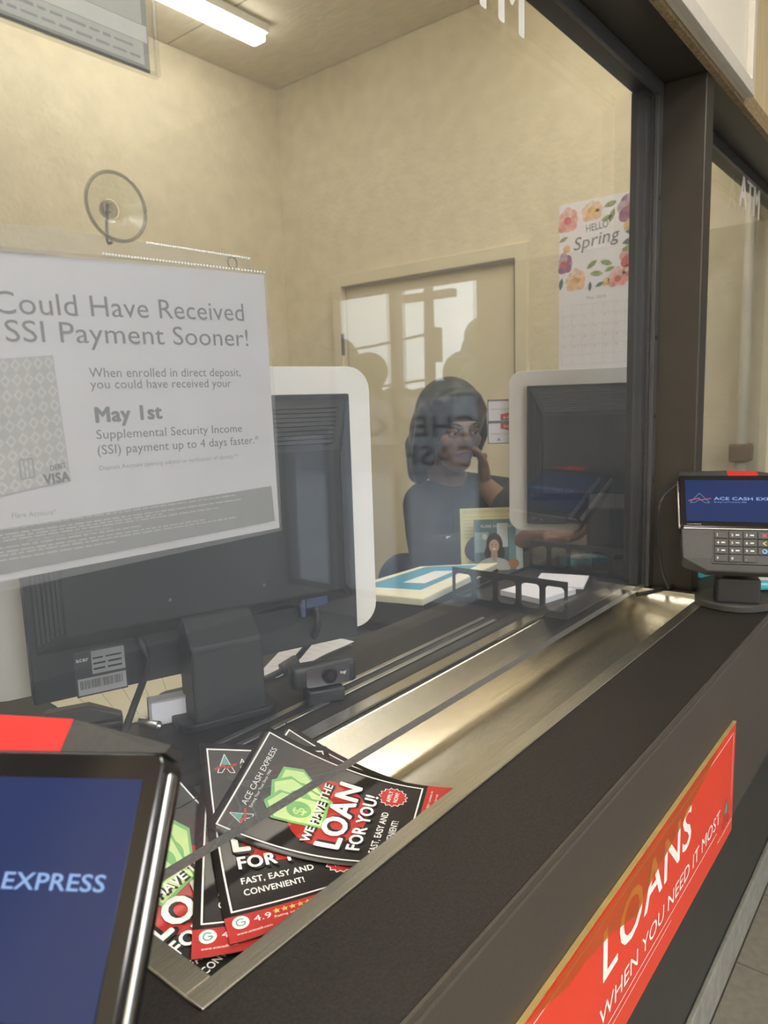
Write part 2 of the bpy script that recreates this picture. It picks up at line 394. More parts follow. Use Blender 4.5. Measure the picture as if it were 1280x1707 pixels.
# white framed board above the header
bx1 = onY(1245, 172, -.10).x; bz0 = HZ+.004
wbd = thing('notice_board', 'blank white framed board fixed above the teller window', 'board', (bx1-.6, -.0925, bz0))
B().box(bx1-1.6, bx1, -.1000, -.0925, bz0, ZC-.2).done('board_panel', mat('blank_board', (.80, .75, .66), .5, noise=.01), wbd, True)
fr = mat('board_frame_white', (.62, .58, .52), .5, noise=.03)
B().box(bx1-1.6, bx1, -.112, -.1002, bz0-.002, bz0+.022).done('frame_rail', fr, wbd, True, bevel=.001)
B().box(bx1-.018, bx1+.001, -.112, -.1002, bz0+.0222, ZC-.2).done('frame_stile', fr, wbd, True, bevel=.001)
# glass panes: channel on the edges, ground lower edge, vinyl lettering
def pane(name, x0, x1, z0, z1, label):
    r = struct(thing(name, label, 'window', ((x0+x1)/2, .006, z0))); del r['category']
    bm = B(); bm.box(x0, x1, 0, .012, z0, z1)
    o = bm.done('glass_pane', [GLASS, GLASSEDGE], r, True)
    for p in o.data.polygons:
        if abs(p.normal.y) < .5: p.material_index = 1
    return r
gz = .003
w1 = pane('window_1', XL, PX0-.002, gz, HZ-.002, 'large clear teller glass pane')
w2 = pane('window_2', PX1+.002, XF-.005, .03, HZ-.002, 'clear glass pane right of the bronze post')
for r_, x0, x1 in ((w1, XL, PX0-.0005), (w2, PX1+.0005, XF-.005)):
    B().box(x0, x1, -.008, -.0005, HZ-.024, HZ-.0005).done('glazing_channel', CHANNEL, r_, True, bevel=.001)
B().box(PX0-.022, PX0-.0005, -.008, -.0005, .004, HZ-.0245).done('glazing_channel', CHANNEL, w1, True, bevel=.001)
B().box(PX0-.022, PX0-.0005, .0125, .03, .004, HZ-.0245).done('glazing_channel', CHANNEL, w1, True, bevel=.001)
B().box(PX1+.0005, PX1+.010, -.008, -.0005, .03, HZ-.0245).done('glazing_channel', CHANNEL, w2, True, bevel=.001)
for (px, py) in ((1084, 320), (1082, 560), (1073, 695), (1071, 805), (1065, 920)):
    p = onY(px, py, -.009); B().cyl((PX0-.012, -.0082, p.z), (PX0-.012, -.0095, p.z), .0035, n=14).done('screw', mat('dark_screw', (.10, .10, .10), .35, metal=1, noise=.1), w1, True)
lt = Sheet(yplane(0.0), .0003)
VINYL = mat('white_vinyl', (.86, .84, .80), .55, noise=.02)
mb = pY(825, 29, 0); me_ = pY(873.7, 62.5, 0)
zt2 = pY(1243, 289, 0)[1]; zb2 = pY(1232, 340, 0)[1]; x2a = pY(1232, 340, 0)[0]; x2b = pY(1266, 340, 0)[0]
lh = zt2-zb2; mw = me_[0]-mb[0]; full = x2b-x2a
f1 = mw/.37
lt.text('lettering', VINYL, 0, 'ATM', (me_[0]-f1, me_[1]), (me_[0], me_[1]), lh*f1/full, .032)
lt.build(w1, True)
lt = Sheet(yplane(0.0), .0003)
lt.text('lettering', VINYL, 0, 'ATM', (x2a, zb2), (x2b, zb2), lh, .032); lt.build(w2, True)

# ================================================================== THE STREET SIDE (seen mirrored in the glass)
# shopfront across the end of the lobby and an added, unseen one along its far side: frames, panes, and the street beyond
SF = mat('shopfront_frame', (.22, .20, .17), .5, metal=.3, noise=.05)
def shopfront(name, axis, c0, a_list, z0, z1, label):
    r = struct(thing(name, label, 'window', (c0 if axis == 'x' else (a_list[0]+a_list[-1])/2, (a_list[0]+a_list[-1])/2 if axis == 'x' else c0, z0))); del r['category']
    def bx(bm, a0, a1, zz0, zz1, t):
        return bm.box(c0-t, c0+t, a0, a1, zz0, zz1) if axis == 'x' else bm.box(a0, a1, c0-t, c0+t, zz0, zz1)
    for k in range(len(a_list)-1):
        bx(B(), a_list[k]+.03, a_list[k+1]-.03, z0+.05, z1-.05, .004).done('glass_pane', SHOPGLASS, r, True)
    for a in a_list: bx(B(), a-.03, a+.03, z0, z1, .04).done('mullion', SF, r, True)
    bm = B(); bx(bm, a_list[0]+.03, a_list[-1]-.03, z0, z0+.05, .039); bm.done('sill', SF, r, True)
    bm = B(); bx(bm, a_list[0]+.03, a_list[-1]-.03, z1-.05, z1, .039); bm.done('head', SF, r, True)
    return r
yR = -onX(793, 500, XS).y; yM = -onX(655, 560, XS).y; yLft = -onX(575, 560, XS).y
ztop = onX(793, 462, XS).z
w3 = shopfront('window_3', 'x', XS+.05, [yLft-.12, yM, yR+.03], ZF+.15, ztop+.05, 'shopfront window at the end of the lobby')
slab('wall_shopfront_head', XS, XS+.1, YS, -.05, ztop+.05, ZC+.1, LOBBYWALL)
slab('wall_shopfront_base', XS, XS+.1, YS, -.05, ZF, ZF+.15, LOBBYWALL)
slab('wall_shopfront_side', XS, XS+.1, yR+.06, -.05, ZF+.15, ztop+.05, mat('dark_panelled_wall', (.12, .105, .085), .7, noise=.15, nscale=8))
yc0 = yLft-.15
w5 = shopfront('window_5', 'x', XS+.05, [YS+.05, yc0-.05], ZF+.15, .22, 'low shopfront window beside the lobby corner')
slab('wall_shopfront_corner', XS, XS+.1, YS, yc0, .22, ztop+.05, LOBBYWALL)
slab('wall_shopfront_stile', XS, XS+.1, yc0-.02, yc0, ZF+.15, .22, LOBBYWALL)
slab('wall_shopfront_end', XS, XS+.1, YS, YS+.02, ZF+.15, .22, LOBBYWALL)
w4 = shopfront('added_window_4', 'y', YS-.05, [-1.2, -.55, .1, .75, 1.4], ZF+.1, 1.3, 'unseen shopfront glazing added along the street side for daylight')  # added glazing out of view, lets daylight onto the counter front
slab('wall_street_head', XL, XS+.1, YS-.1, YS, 1.3, ZC+.1, LOBBYWALL)
slab('wall_street_base', XL, XS+.1, YS-.1, YS, ZF, ZF+.1, LOBBYWALL)
slab('wall_street_pier', XL, -1.23, YS-.1, YS, ZF+.1, 1.3, LOBBYWALL)
slab('wall_street_corner', 1.43, XS+.1, YS-.1, YS, ZF+.1, 1.3, LOBBYWALL)
# window lettering, dark, readable from inside
DV = mat('dark_vinyl', (.06, .03, .03), .6, noise=.05)
lt = Sheet(lambda u, v, h: Vector((XS+.045-h, -u, v)), .0004)
def mir(px, py): p = onX(px, py, XS+.045); return (p.y, p.z)
for s_, a_, b_, h_ in (('CHECKS', (800, 727), (600, 725), 58), ('CASHED', (800, 778), (606, 772), 42)):
    A, Bp = mir(*a_), mir(*b_); 
    lt.text('lettering', DV, 0, s_, (A[0], A[1]), (Bp[0], A[1]), .125, .03)
lt.build(w3, True)
ASPH = mat('pale_concrete_lot', (.22, .22, .23), .85, noise=.15, nscale=3)
slab('ground', -25, 60, -60, 45, ZF-.32, ZF-.12, ASPH, 'street and car park outside')
tag(B().box(13.0, 13.2, -22, -3, ZF-.12, .48).done('added_street_wall', mat('added_wall_grey', (.22, .22, .23), .85, noise=.2, nscale=1.5), bevel=.02), 'low grey wall added across the street to veil the glass with its reflection', 'wall')  # added wall whose reflection lightens the teller glass
def tree(px, X, ztop, rad, squash, label):
    v = onX(px, 600, X); c0 = Vector((X, -v.y, 0)); zc_ = ztop-rad*squash
    t = thing('street_tree', label, 'tree', (c0.x, c0.y, ZF-.12), 'street trees')
    B().cyl((c0.x, c0.y, ZF-.12), (c0.x, c0.y, zc_), .22, .12, 10).done('trunk', mat('bark', (.08, .06, .045), .9, noise=.2, nscale=6), t, True)
    b_ = B()
    for k in range(60):
        a, cz = random.uniform(0, 6.28), random.uniform(-1, 1); rr = rad*.78*math.sqrt(1-cz*cz)*random.uniform(.55, 1)
        b_.sph((c0.x+rr*math.cos(a)*.5, c0.y+rr*math.sin(a), zc_+cz*rad*squash*.8), rad*random.uniform(.14, .26), u=10, v=7)
    b_.sph((c0.x, c0.y, zc_), 1, (rad*.4, rad*.72, rad*squash*.74))
    b_.done('crown', mat('leaf_mass', (.05, .075, .03), .9, noise=.35, nscale=3, bump=.8, bscale=6), t, True)
tree(560, 17, 2.45, 2.9, 1.0, 'dense dark street tree left of the utility pole')
tree(850, 17, 2.75, 2.4, 1.1, 'broad dark street tree right of the utility pole')
tree(690, 24, .75, 4.0, .35, 'low spreading street tree behind the utility pole')
v = onX(717, 600, 15); upo = thing('utility_pole', 'tall wooden utility pole with one crossarm', 'pole', (15, -v.y, ZF-.12))
PW = mat('weathered_pole', (.10, .085, .07), .9, noise=.2, nscale=5)
ztp = onX(717, 478, 15).z; zar = onX(717, 493, 15).z
B().cyl((15, -v.y, ZF-.12), (15, -v.y, ztp), .16, .12, 12).done('shaft', PW, upo, True)
B().box(14.9, 15.1, -v.y-.75, -v.y+.75, zar-.09, zar+.09).done('crossarm', PW, upo, True)
B().cyl((14.8, -v.y+.25, zar-1.6), (14.8, -v.y+.25, zar-.8), .22).done('transformer', PW, upo, True)
for k, dz in enumerate((-.9, -2.0)):
    wr = B(); wr.tube([(15, -v.y, zar+dz), (16, -v.y-5, zar+dz-.1), (17, -v.y-11, zar+dz+.9)], .035, 6)
    wr.done('power_line', CABLE, upo, True)

# ================================================================== LIGHTS: THE SEEN TUBE AND ADDED ONES
def luminaire(name, x0, x1, y0, y1, z, e, col, label, tilt=0):
    r = thing(name, label, 'light', ((x0+x1)/2, (y0+y1)/2, z))
    B().box(x0-.01, x1+.01, y0-.012, y1+.012, z-.0, ZC-.002).done('housing', mat('lamp_housing_white', (.80, .79, .75), .5, noise=.02), r, True, bevel=.003)
    B().box(x0, x1, y0, y1, z-.032, z-.0005).done('diffuser', mat('diffuser_%g' % e, (.9, .9, .88), .6, emit=col, estr=e, noise=.01), r, True, bevel=.008)
    return r
lp0 = onZ(434, 76, ZC-.07); lp1 = onZ(425, 92, ZC-.07)
luminaire('ceiling_light', lp0.x-1.22, lp0.x, lp0.y-.035, lp0.y+.035, ZC-.035, TUBE_E*.5, (1, .96, .86), 'slim white fluorescent ceiling light above the teller desk')
luminaire('ceiling_light', .9, 2.3, .30, .50, ZC-.03, 19.0, (1, .94, .82), 'unseen ceiling light added to brighten the far end of the teller desk')  # added lamp behind the header, brightens the far wall
luminaire('ceiling_light', -.75, .45, -.95, -.45, ZC-.03, LOBBY_E*.5, (1, .95, .90), 'unseen ceiling panel added to light the lobby near the counter')  # added lamp out of view, lights the counter front
luminaire('ceiling_light', -1.0, .3, -2.5, -1.8, ZC-.03, LOBBY_E*.9, (1, .96, .93), 'unseen ceiling panel added to light the lobby near the street window')  # second added lamp, raises the lobby light from out of view

# ================================================================== STEEL DEAL TRAY
def prof_z(Y):
    z0, k, y0, zs = -.0463, 2.27, -.065, .72
    d = Y-y0; ys = zs/(2*k)
    if d < 0: return z0+.5*k*d*d
    if d < ys: return z0+k*d*d
    return z0+k*ys*ys+zs*(d-ys)
tr = thing('deal_tray', 'long brushed steel deal tray set into the black counter', 'tray', (.8, 0, -.05))
th = .0015
dish = B()
N = 36; X0t, X1t = .205, 1.352
ys_ = [-.116+(RI[3]+.116)*i/N for i in range(N+1)]
sec = [(-.116, -.002)]+[(-.1155+.004*math.sin(a), prof_z(-.111)-.004*0+(.004-.004*math.cos(a))*0) for a in (0,)]+[(y, prof_z(y)-.002) for y in ys_[1:]]
vr = []
for x in (X0t, X1t):
    vr.append([dish.bm.verts.new((x, y, z)) for y, z in sec])
for i in range(len(sec)-1): dish.bm.faces.new((vr[0][i], vr[0][i+1], vr[1][i+1], vr[1][i]))
# rounded far end, plain near end
for x, s_ in ((X1t, 1), (X0t, 0)):
    k = vr[s_]; prev = k
    tops = [dish.bm.verts.new((x-(.0 if s_ else 0), y, -.001)) for y, z in sec]
    for i in range(len(sec)-1):
        if abs(tops[i].co.z-k[i].co.z)+abs(tops[i+1].co.z-k[i+1].co.z) > 1e-4:
            dish.bm.faces.new((k[i], k[i+1], tops[i+1], tops[i]) if s_ else (k[i+1], k[i], tops[i], tops[i+1]))
o = dish.done('dish', STEEL, tr, True, angle=35)
so = o.modifiers.new('thickness', 'SOLIDIFY'); so.thickness = .0012; so.offset = 0
rim = B()
zr0, zr1 = .0004, .0026
rim.box(RIM[0], RIM[1], RIM[2], RI[2], zr0, zr1); rim.box(RIM[0], RIM[1], RI[3], RIM[3], zr0, zr1)
rim.box(RIM[0], RI[0], RI[2], RI[3], zr0, zr1); rim.box(RI[1], RIM[1], RI[2], RI[3], zr0, zr1)
bmesh.ops.remove_doubles(rim.bm, verts=rim.bm.verts, dist=1e-6)
rim.done('rim', STEEL, tr, True, bevel=.0008)

# ================================================================== FLYERS DRAPED IN THE TRAY
_Y = [-.13+i*.0005 for i in range(900)]; _S = [0.0]
for i in range(1, len(_Y)): _S.append(_S[-1]+math.hypot(.0005, prof_z(_Y[i])-prof_z(_Y[i-1])))
_s0 = _S[260]; _S = [a-_s0 for a in _S]
def drape(s):
    import bisect
    i = min(max(bisect.bisect_left(_S, s), 1), len(_S)-1)
    t = (s-_S[i-1])/(_S[i]-_S[i-1]); Y = _Y[i-1]+t*(_Y[i]-_Y[i-1])
    sl = (prof_z(Y+.001)-prof_z(Y-.001))/.002; l = math.hypot(1, sl)
    return Y, prof_z(Y), -sl/l, 1/l
FW, FH = .1397, .2159
def flyer_sheet(theta, X0, s0, lift):
    ct_, st_ = math.cos(theta), math.sin(theta)
    def S(a, b, h):
        Y, Z, ny, nz_ = drape(s0+a*st_+b*ct_)
        return Vector((X0+a*ct_-b*st_, Y+ny*(h+lift), Z+nz_*(h+lift)))
    return S
def logo(sh, part, cx, cy, s, lay, line=WHITEINK, tri=TEALINK, red=FLYRED):
    sh.path(part+'_triangle', line, lay, [(cx-.42*s, cy-.5*s), (cx, cy+.5*s), (cx+.42*s, cy-.5*s), (cx+.2*s, cy-.5*s), (cx, cy-.2*s), (cx-.2*s, cy-.5*s)], .035*s, True)
    sh.poly(part+'_fill', tri, lay, [(cx-.22*s, cy-.08*s), (cx, cy+.42*s), (cx+.22*s, cy-.08*s)])
    z = [(cx-.55*s, cy-.34*s), (cx-.05*s, cy-.1*s), (cx-.02*s, cy-.26*s), (cx+.55*s, cy-.02*s)]
    sh.path(part+'_flash', red, lay+1, z, .11*s)
def flyer(theta, X0, s0, lift, label, full=True):
    S = flyer_sheet(theta, X0, s0, lift)
    c0 = S(0, 0, 0); t = thing('flyer', label, 'flyer', c0, 'loan flyers in the steel tray')
    nx, ny = 14, 22; bm = B(); g = []
    for h in (0.0, -.0004):
        g.append([[bm.bm.verts.new(S(-FW/2+FW*i/nx, -FH/2+FH*j/ny, h)) for i in range(nx+1)] for j in range(ny+1)])
    for j in range(ny):
        for i in range(nx):
            bm.bm.faces.new((g[0][j][i], g[0][j][i+1], g[0][j+1][i+1], g[0][j+1][i])); bm.bm.faces.new((g[1][j][i], g[1][j+1][i], g[1][j+1][i+1], g[1][j][i+1]))
    for j in range(ny):
        for i, fl_ in ((0, 1), (nx, 0)):
            q = (g[0][j][i], g[0][j+1][i], g[1][j+1][i], g[1][j][i]); bm.bm.faces.new(q[::-1] if fl_ else q)
    for i in range(nx):
        for j in (0, ny): bm.bm.faces.new((g[0][j][i], g[0][j][i+1], g[1][j][i+1], g[1][j][i]))
    bm.done('sheet', FLYBLK, t, True, smooth=True)
    sh = Sheet(S, .00013)
    sh.ring('white_border', WHITEINK, 1, -.0637, .0637, -.0765, .1015, .0016)
    sh.rect('red_footer', FLYRED, 1, -FW/2, FW/2, -FH/2, -.0805)
    # header
    logo(sh, 'logo', -.046, .085, .021, 1)
    sh.text('header_lettering', WHITEINK, 1, 'ACE CASH EXPRESS', (-.031, .085), (.048, .085), .0062)
    sh.text('tagline_lettering', WHITEINK, 1, 'Earning Your Trust Since 1968', (-.031, .0795), (.020, .0795), .003)
    # red disc, banknotes
    sh.poly('red_disc', FLYRED, 1, ell(-.005, .010, .045, .040))
    for k, (cx, cy, rot) in enumerate(((.014, .046, -.62), (.002, .046, -.25), (-.014, .043, .12))):
        c_, s_ = math.cos(rot), math.sin(rot)
        def q(pts): return [(cx+x*c_-y*s_, cy+x*s_+y*c_) for x, y in pts]
        sh.poly('banknote', GREEN2, 2+2*k, q([(-.018, -.034), (.018, -.034), (.018, .018), (0, .030), (-.018, .018)]))
        sh.poly('banknote_face', GREEN1, 3+2*k, q([(-.0155, -.031), (.0155, -.031), (.0155, .015), (0, .026), (-.0155, .015)]))
        sh.poly('banknote_seal', GREEN2, 4+2*k, q(ell(0, -.006, .0105, .0125)))
    sh.text('dollar_sign', GREEN1, 9, '$', (-.0185, .030), (-.0095, .032), .0125, .01)
    # headline lettering with its black drop
    for txt_, a, b, h, bo in (('WE HAVE THE', (-.050, .0150), (.032, .0150), .0088, .035), ('LOAN', (-.052, -.0140), (.042, -.0140), .0245, .04), ('FOR YOU!', (-.050, -.0335), (.034, -.0335), .0135, .035)):
        sh.text('headline_drop', INKBLK, 10, txt_, (a[0]+.0017, a[1]-.0019), (b[0]+.0017, b[1]-.0019), h, bo+.03)
        sh.text('headline_lettering', WHITEINK, 11, txt_, a, b, h, bo)
    sh.text('slogan_lettering', WHITEINK, 1, 'FAST, EASY AND', (-.050, -.0490), (.014, -.0490), .0070, .02)
    sh.text('slogan_lettering', WHITEINK, 1, 'CONVENIENT!', (-.050, -.0615), (.002, -.0615), .0070, .02)
    sh.poly('badge_rim', WHITEINK, 1, star(.040, -.048, .0158, .0132, 15)); sh.poly('badge', FLYRED, 2, star(.040, -.048, .0148, .0124, 15))
    sh.text('badge_lettering', WHITEINK, 3, 'APPLY', (.031, -.0465), (.049, -.0465), .0045, .02); sh.text('badge_lettering', WHITEINK, 3, 'NOW!', (.032, -.0535), (.048, -.0535), .0045, .02)
    # footer
    sh.poly('round_mark', WHITEINK, 2, ell(-.058, -.0885, .0068, .0068))
    sh.path('round_mark_letter', MATS['teal_logo_ink'], 3, [(-.058+.0036*math.cos(a), -.0885+.0036*math.sin(a)) for a in [math.radians(45+31.5*k) for k in range(11)]]+[(-.058, -.0885)], .0013)
    sh.text('rating_lettering', WHITEINK, 2, '4.9', (-.0475, -.0915), (-.0335, -.0915), .0066)
    for k in range(5): sh.poly('rating_star', GOLDINK, 2, star(-.0285+.0066*k, -.0862, .0033, .0014, 5))
    sh.text('footer_lettering', WHITEINK, 2, 'Rating on Google', (-.0315, -.0935), (.0000, -.0935), .0027)
    sh.text('footer_lettering', WHITEINK, 2, 'www.acecash.com', (-.063, -.1012), (-.035, -.1012), .0027)
    sh.text('footer_lettering', WHITEINK, 2, 'With 99,000+ reviews on', (.010, -.0875), (.060, -.0875), .0030)
    sh.text('footer_lettering', WHITEINK, 2, 'Google to be top', (.020, -.0935), (.055, -.0935), .0030)
    sh.build(t, True, cut=(FW/nx, FH/ny))
    return t
flyer(.13, .322, .012, .0006, 'lowest loan flyer in the near corner of the steel tray')
flyer(.40, .492, -.010, .0032, 'loan flyer whose red footer corner peeks out under the top flyer')
flyer(-.66, .4000, .0020, .0058, 'loan flyer half hidden under the one showing 4.9 stars')
flyer(-.505, .4177, .0071, .0084, 'loan flyer with red 4.9 star footer, second from the top')
flyer(.4906, .4736, -.0072, .0112, 'topmost loan flyer reading LOAN FOR YOU, tilted under the glass')

# ================================================================== RED LOANS SIGN
sy = FY-.0085
s0x, s1x = .30, onY(1223, 1290, sy).x
sz1, sz0 = onY(1222.6, 1209, sy).z, onY(1224, 1374, sy).z
ls = thing('loans_sign', 'long red acrylic LOANS sign on the counter front', 'sign', ((s0x+s1x)/2, sy, sz0))
B().box(s0x, s1x, sy, FY-.0045, sz0, sz1).done('panel', SIGNRED, ls, True)
B().box(s0x, s1x, sy-.0006, FY-.0045, sz1+.0001, sz1+.0013).done('top_edge_glint', EDGEGLINT, ls, True)  # gold colour paints the light caught along the acrylic edge
sh = Sheet(yplane(sy), .0003)
def sp(zx, zy): return pY(840+zx/2.909, 1180+zy/2.909, sy)     # from the enlarged view
LA, LB = sp(478, 1345), sp(872, 690); zL = (LA[1]+LB[1])/2
lhh = sp(480, 1080)[1]-zL
sh.text('loans_lettering', WHITEINK, 0, 'LOANS', (LA[0], zL), (sp(905, 640)[0], zL), lhh*1.0, .012)
WA, WB = sp(462, 1510), sp(1045, 560); zW = sp(480, 1530)[1]
zW = (sp(485, 1520)[1]+sp(1030, 580)[1])/2
sh.text('slogan_lettering', WHITEINK, 0, 'WHEN YOU NEED IT MOST', (WA[0], zW), (sp(1045, 560)[0], zW), abs(sp(1035, 505)[1]-sp(1030, 580)[1])*.92, 0)
ln = zW-.010
sh.line('rule_line', WHITEINK, 0, (s0x+.01, ln), (sp(1030, 630)[0], ln), .0011)
sh.line('rule_line', WHITEINK, 0, (s0x+.01, ln-.009), (sp(810, 1020)[0], ln-.009), .0009)
sh.line('rule_line', WHITEINK, 0, (s1x-.012, sz1-.012), (s1x-.012, sz0+.055), .0011)
sh.line('rule_line', WHITEINK, 0, (s0x+.01, sz1-.012), (s1x-.012, sz1-.012), .0011)
lgp = sp(1075, 500); logo(sh, 'logo', lgp[0], lgp[1], .040, 0, line=MATS['flyer_black_ink'], red=mat('logo_red', (.62, .10, .06), .4, noise=.05))
sh.text('small_lettering', WHITEINK, 0, 'ACE CASH EXPRESS', (lgp[0]-.04, lgp[1]-.030), (lgp[0]+.035, lgp[1]-.030), .004)
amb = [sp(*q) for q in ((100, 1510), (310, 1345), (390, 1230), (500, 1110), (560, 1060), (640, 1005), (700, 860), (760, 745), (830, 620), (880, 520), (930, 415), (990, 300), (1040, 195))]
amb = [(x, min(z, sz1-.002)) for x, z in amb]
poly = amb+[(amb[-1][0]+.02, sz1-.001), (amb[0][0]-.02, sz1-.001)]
sh.poly('amber_overlay', AMBER, 3, poly)  # translucent amber overlay along the upper part of the sign
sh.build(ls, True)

# ================================================================== CARD TERMINALS
SW, SH = .165, .095
def terminal(P, yaw, tilt, label, near):
    n = Vector((math.cos(yaw)*math.cos(tilt), math.sin(yaw)*math.cos(tilt), math.sin(tilt)))
    x = Vector((-math.sin(yaw), math.cos(yaw), 0)); y = n.cross(x)
    M = Matrix((x, y, n)).transposed().to_4x4(); M.translation = P
    bc = P - y*.045 - n*.055; bc = Vector((bc.x, bc.y, 0))
    t = thing('card_terminal', label, 'card terminal', M=Matrix.Translation(bc), group='card terminals on the counter')
    L = Matrix.Translation(-bc) @ M
    hw = .0915
    # screen housing
    B().prism(rrect(-hw, hw, -.0590, .0600, .006), -.026, 0, L).done('screen_housing', GLOSSBLK, t, bevel=.0015)
    B().prism(rrect(-SW/2, SW/2, -SH/2, SH/2, .001), .0002, .0008, L).done('screen', SCREEN, t)
    sh = Sheet(planeS(L), .0003)
    sh.text('screen_lettering', SCRTXT, 3, 'ACE CASH EXPRESS', (-.0375, .0005), (.0755, .0005), .0070, .015)
    sh.text('screen_tagline', SCRTXT, 3, 'Earning Your Trust Since 1968', (-.0375, -.0055), (.012, -.0055), .0028)
    sh.path('screen_logo', SCRTEAL, 3, [(-.0755, -.006), (-.060, .016), (-.0445, -.006), (-.052, -.006), (-.060, .002), (-.068, -.006)], .0009, True)
    sh.path('screen_logo_flash', SCRRED, 4, [(-.078, -.002), (-.061, .004), (-.060, -.0005), (-.042, .0035)], .002)
    sh.text('model_lettering', mat('pale_print', (.55, .55, .55), .5, noise=.02), 0, 'Lane/8000', (-.0815, -.0545), (-.060, -.0545), .0022)
    sh.build(t)
    # silver trim round the right side and under the screen
    B().box(hw-.0005, hw+.0035, -.056, .052, -.012, -.004, L, bev=.0018).done('side_trim', ALU, t, smooth=True)
    B().box(-hw-.0035, -hw+.0005, -.056, .052, -.012, -.004, L, bev=.0018).done('side_trim', ALU, t, smooth=True)
    B().box(-hw+.004, hw-.004, -.0625, -.0595, -.010, -.0005, L).done('chrome_strip', ALU, t, bevel=.0005)
    # sloped crown with the red tab
    def wedge(x0, x1, h0, h1, mt, nm):
        B().loft([[(x0, .0605, -.003), (x0, .0605, -.024), (x0, .0605+h0*.9, -.024), (x0, .0605+h0, -.008)],
                  [(x1, .0605, -.003), (x1, .0605, -.024), (x1, .0605+h1*.9, -.024), (x1, .0605+h1, -.008)]], L).done(nm, mt, t)
    wedge(-hw, -.012, .016, .019, DARKPL, 'crown'); wedge(-.0118, .0365, .019, .017, REDPL, 'red_tab'); wedge(.0367, hw-.002, .017, .005, DARKPL, 'crown')
    B().cyl(L @ Vector((-.078, .067, -.014)), L @ Vector((-.078, .0705, -.010)), .007, n=20).done('camera_button', BLACKPL, t)
    # lower housing with keypad
    SL = .56; zp = lambda yy: -.001-(-.063-yy)*SL
    lo = [[(-hw, -.063, -.030), (hw, -.063, -.030), (hw, -.063, -.001), (-hw, -.063, -.001)],
          [(-.089, -.106, zp(-.106)-.026), (.089, -.106, zp(-.106)-.026), (.089, -.106, zp(-.106)), (-.089, -.106, zp(-.106))],
          [(-.052, -.1235, zp(-.1235)-.014), (.052, -.1235, zp(-.1235)-.014), (.050, -.1235, zp(-.1235)-.002), (-.050, -.1235, zp(-.1235)-.002)]]
    B().loft(lo, L).done('lower_housing', DARKPL, t, bevel=.002)
    B().loft([[(-.042, -.0655, zp(-.0655)-.002), (.048, -.0655, zp(-.0655)-.002), (.048, -.0655, zp(-.0655)+.0012), (-.042, -.0655, zp(-.0655)+.0012)], [(-.044, -.1135, zp(-.1135)-.002), (.050, -.1135, zp(-.1135)-.002), (.050, -.1135, zp(-.1135)+.0012), (-.044, -.1135, zp(-.1135)+.0012)]], L).done('keypad_plate', BLACKPL, t)
    zk = lambda yy: zp(yy)+.0013
    tilt_ = math.atan(SL)
    legends = [['1', '2', '3', 'X'], ['4', '5', '6', '<'], ['7', '8', '9', 'O'], ['F', '0', '.', '']]
    for r in range(4):
        for q in range(4):
            if r == 3 and q == 3: continue
            cx = -.0305+.0215*q; cy = -.0720-.0113*r
            K = L @ Matrix.Translation((cx, cy, zk(cy))) @ Matrix.Rotation(tilt_, 4, 'X')
            k_ = B().box(-.0098, .0098, -.0058, .0058, 0, .0022, K, bev=.0008).done('key', DARKPL if q < 3 else BLACKPL, t)
            s2 = Sheet(planeS(K), .0003); lg = legends[r][q]
            if q == 3:
                mt = (SCRRED2, KEYYEL, KEYBLU)[r]
                if r == 0: s2.path('key_symbol', mt, 8, [(-.003, -.003), (.003, .003)], .0012); s2.path('key_symbol', mt, 8, [(-.003, .003), (.003, -.003)], .0012)
                elif r == 1: s2.path('key_symbol', mt, 8, [(.0025, .003), (-.0025, 0), (.0025, -.003)], .0012)
                else: s2.path('key_symbol', mt, 8, ell(0, 0, .003, .003, 14), .0014, True)
            else:
                s2.text('key_legend', WHITEINK, 8, lg, (-.006, -.002), None, .0042, .02)
                if lg not in 'F0.' and lg != '1': s2.rect('key_legend', WHITEINK, 8, .0005, .006, -.0008, .0010)
            s2.build(k_)
            for ch in k_.children: pass
    # rear shell, rating label, mount and round base
    B().loft([[(-.080, -.050, -.0265), (.080, -.050, -.0265), (.080, .050, -.0265), (-.080, .050, -.0265)], [(-.050, -.045, -.045), (.050, -.045, -.045), (.050, .025, -.045), (-.050, .025, -.045)]], L).done('rear_shell', DARKPL, t)
    B().box(-.030, .030, .030, .046, -.0345, -.034, L).done('rating_label', PAPER, t)
    top = L @ Vector((0, -.040, -.046))
    B().cyl((0, 0, .010), (0, 0, max(top.z-.012, .02)), .022, .020, 24).done('stand_post', BLACKPL, t)
    dirn = Vector((math.cos(yaw), math.sin(yaw), 0))
    F3 = frame3((0, 0, 0), Vector((-dirn.y, dirn.x, 0)), (0, 0, 1))
    B().box(-.034, .034, .012, .055, .010, .048, F3, bev=.004).done('reader_block', BLACKPL, t)
    B().cyl(top, (0, 0, max(top.z-.03, .02)), .024, .022, 20).done('tilt_joint', BLACKPL, t)
    B().lathe([(.002, .0002), (.061, .0002), (.063, .002), (.063, .010), (.060, .013), (.002, .013)]).done('round_base', DARKPL, t, angle=40)
    return t, M
def emit_mat(name, col, e):
    return mat(name, (.01, .01, .015), .18, spec=.3, emit=col, estr=e)
SCREEN = emit_mat('lcd_blue', (.011, .029, .118), 1.0)
SCRTXT = emit_mat('lcd_white', (.30, .48, .82), 1.0); SCRTEAL = emit_mat('lcd_teal', (.18, .32, .40), 1.0); SCRRED = emit_mat('lcd_red', (.45, .10, .14), 1.0)
SCRRED2 = mat('key_red', (.55, .06, .07), .5, noise=.03); KEYYEL = mat('key_yellow', (.60, .55, .05), .5, noise=.03); KEYBLU = mat('key_blue', (.20, .45, .85), .5, noise=.03)
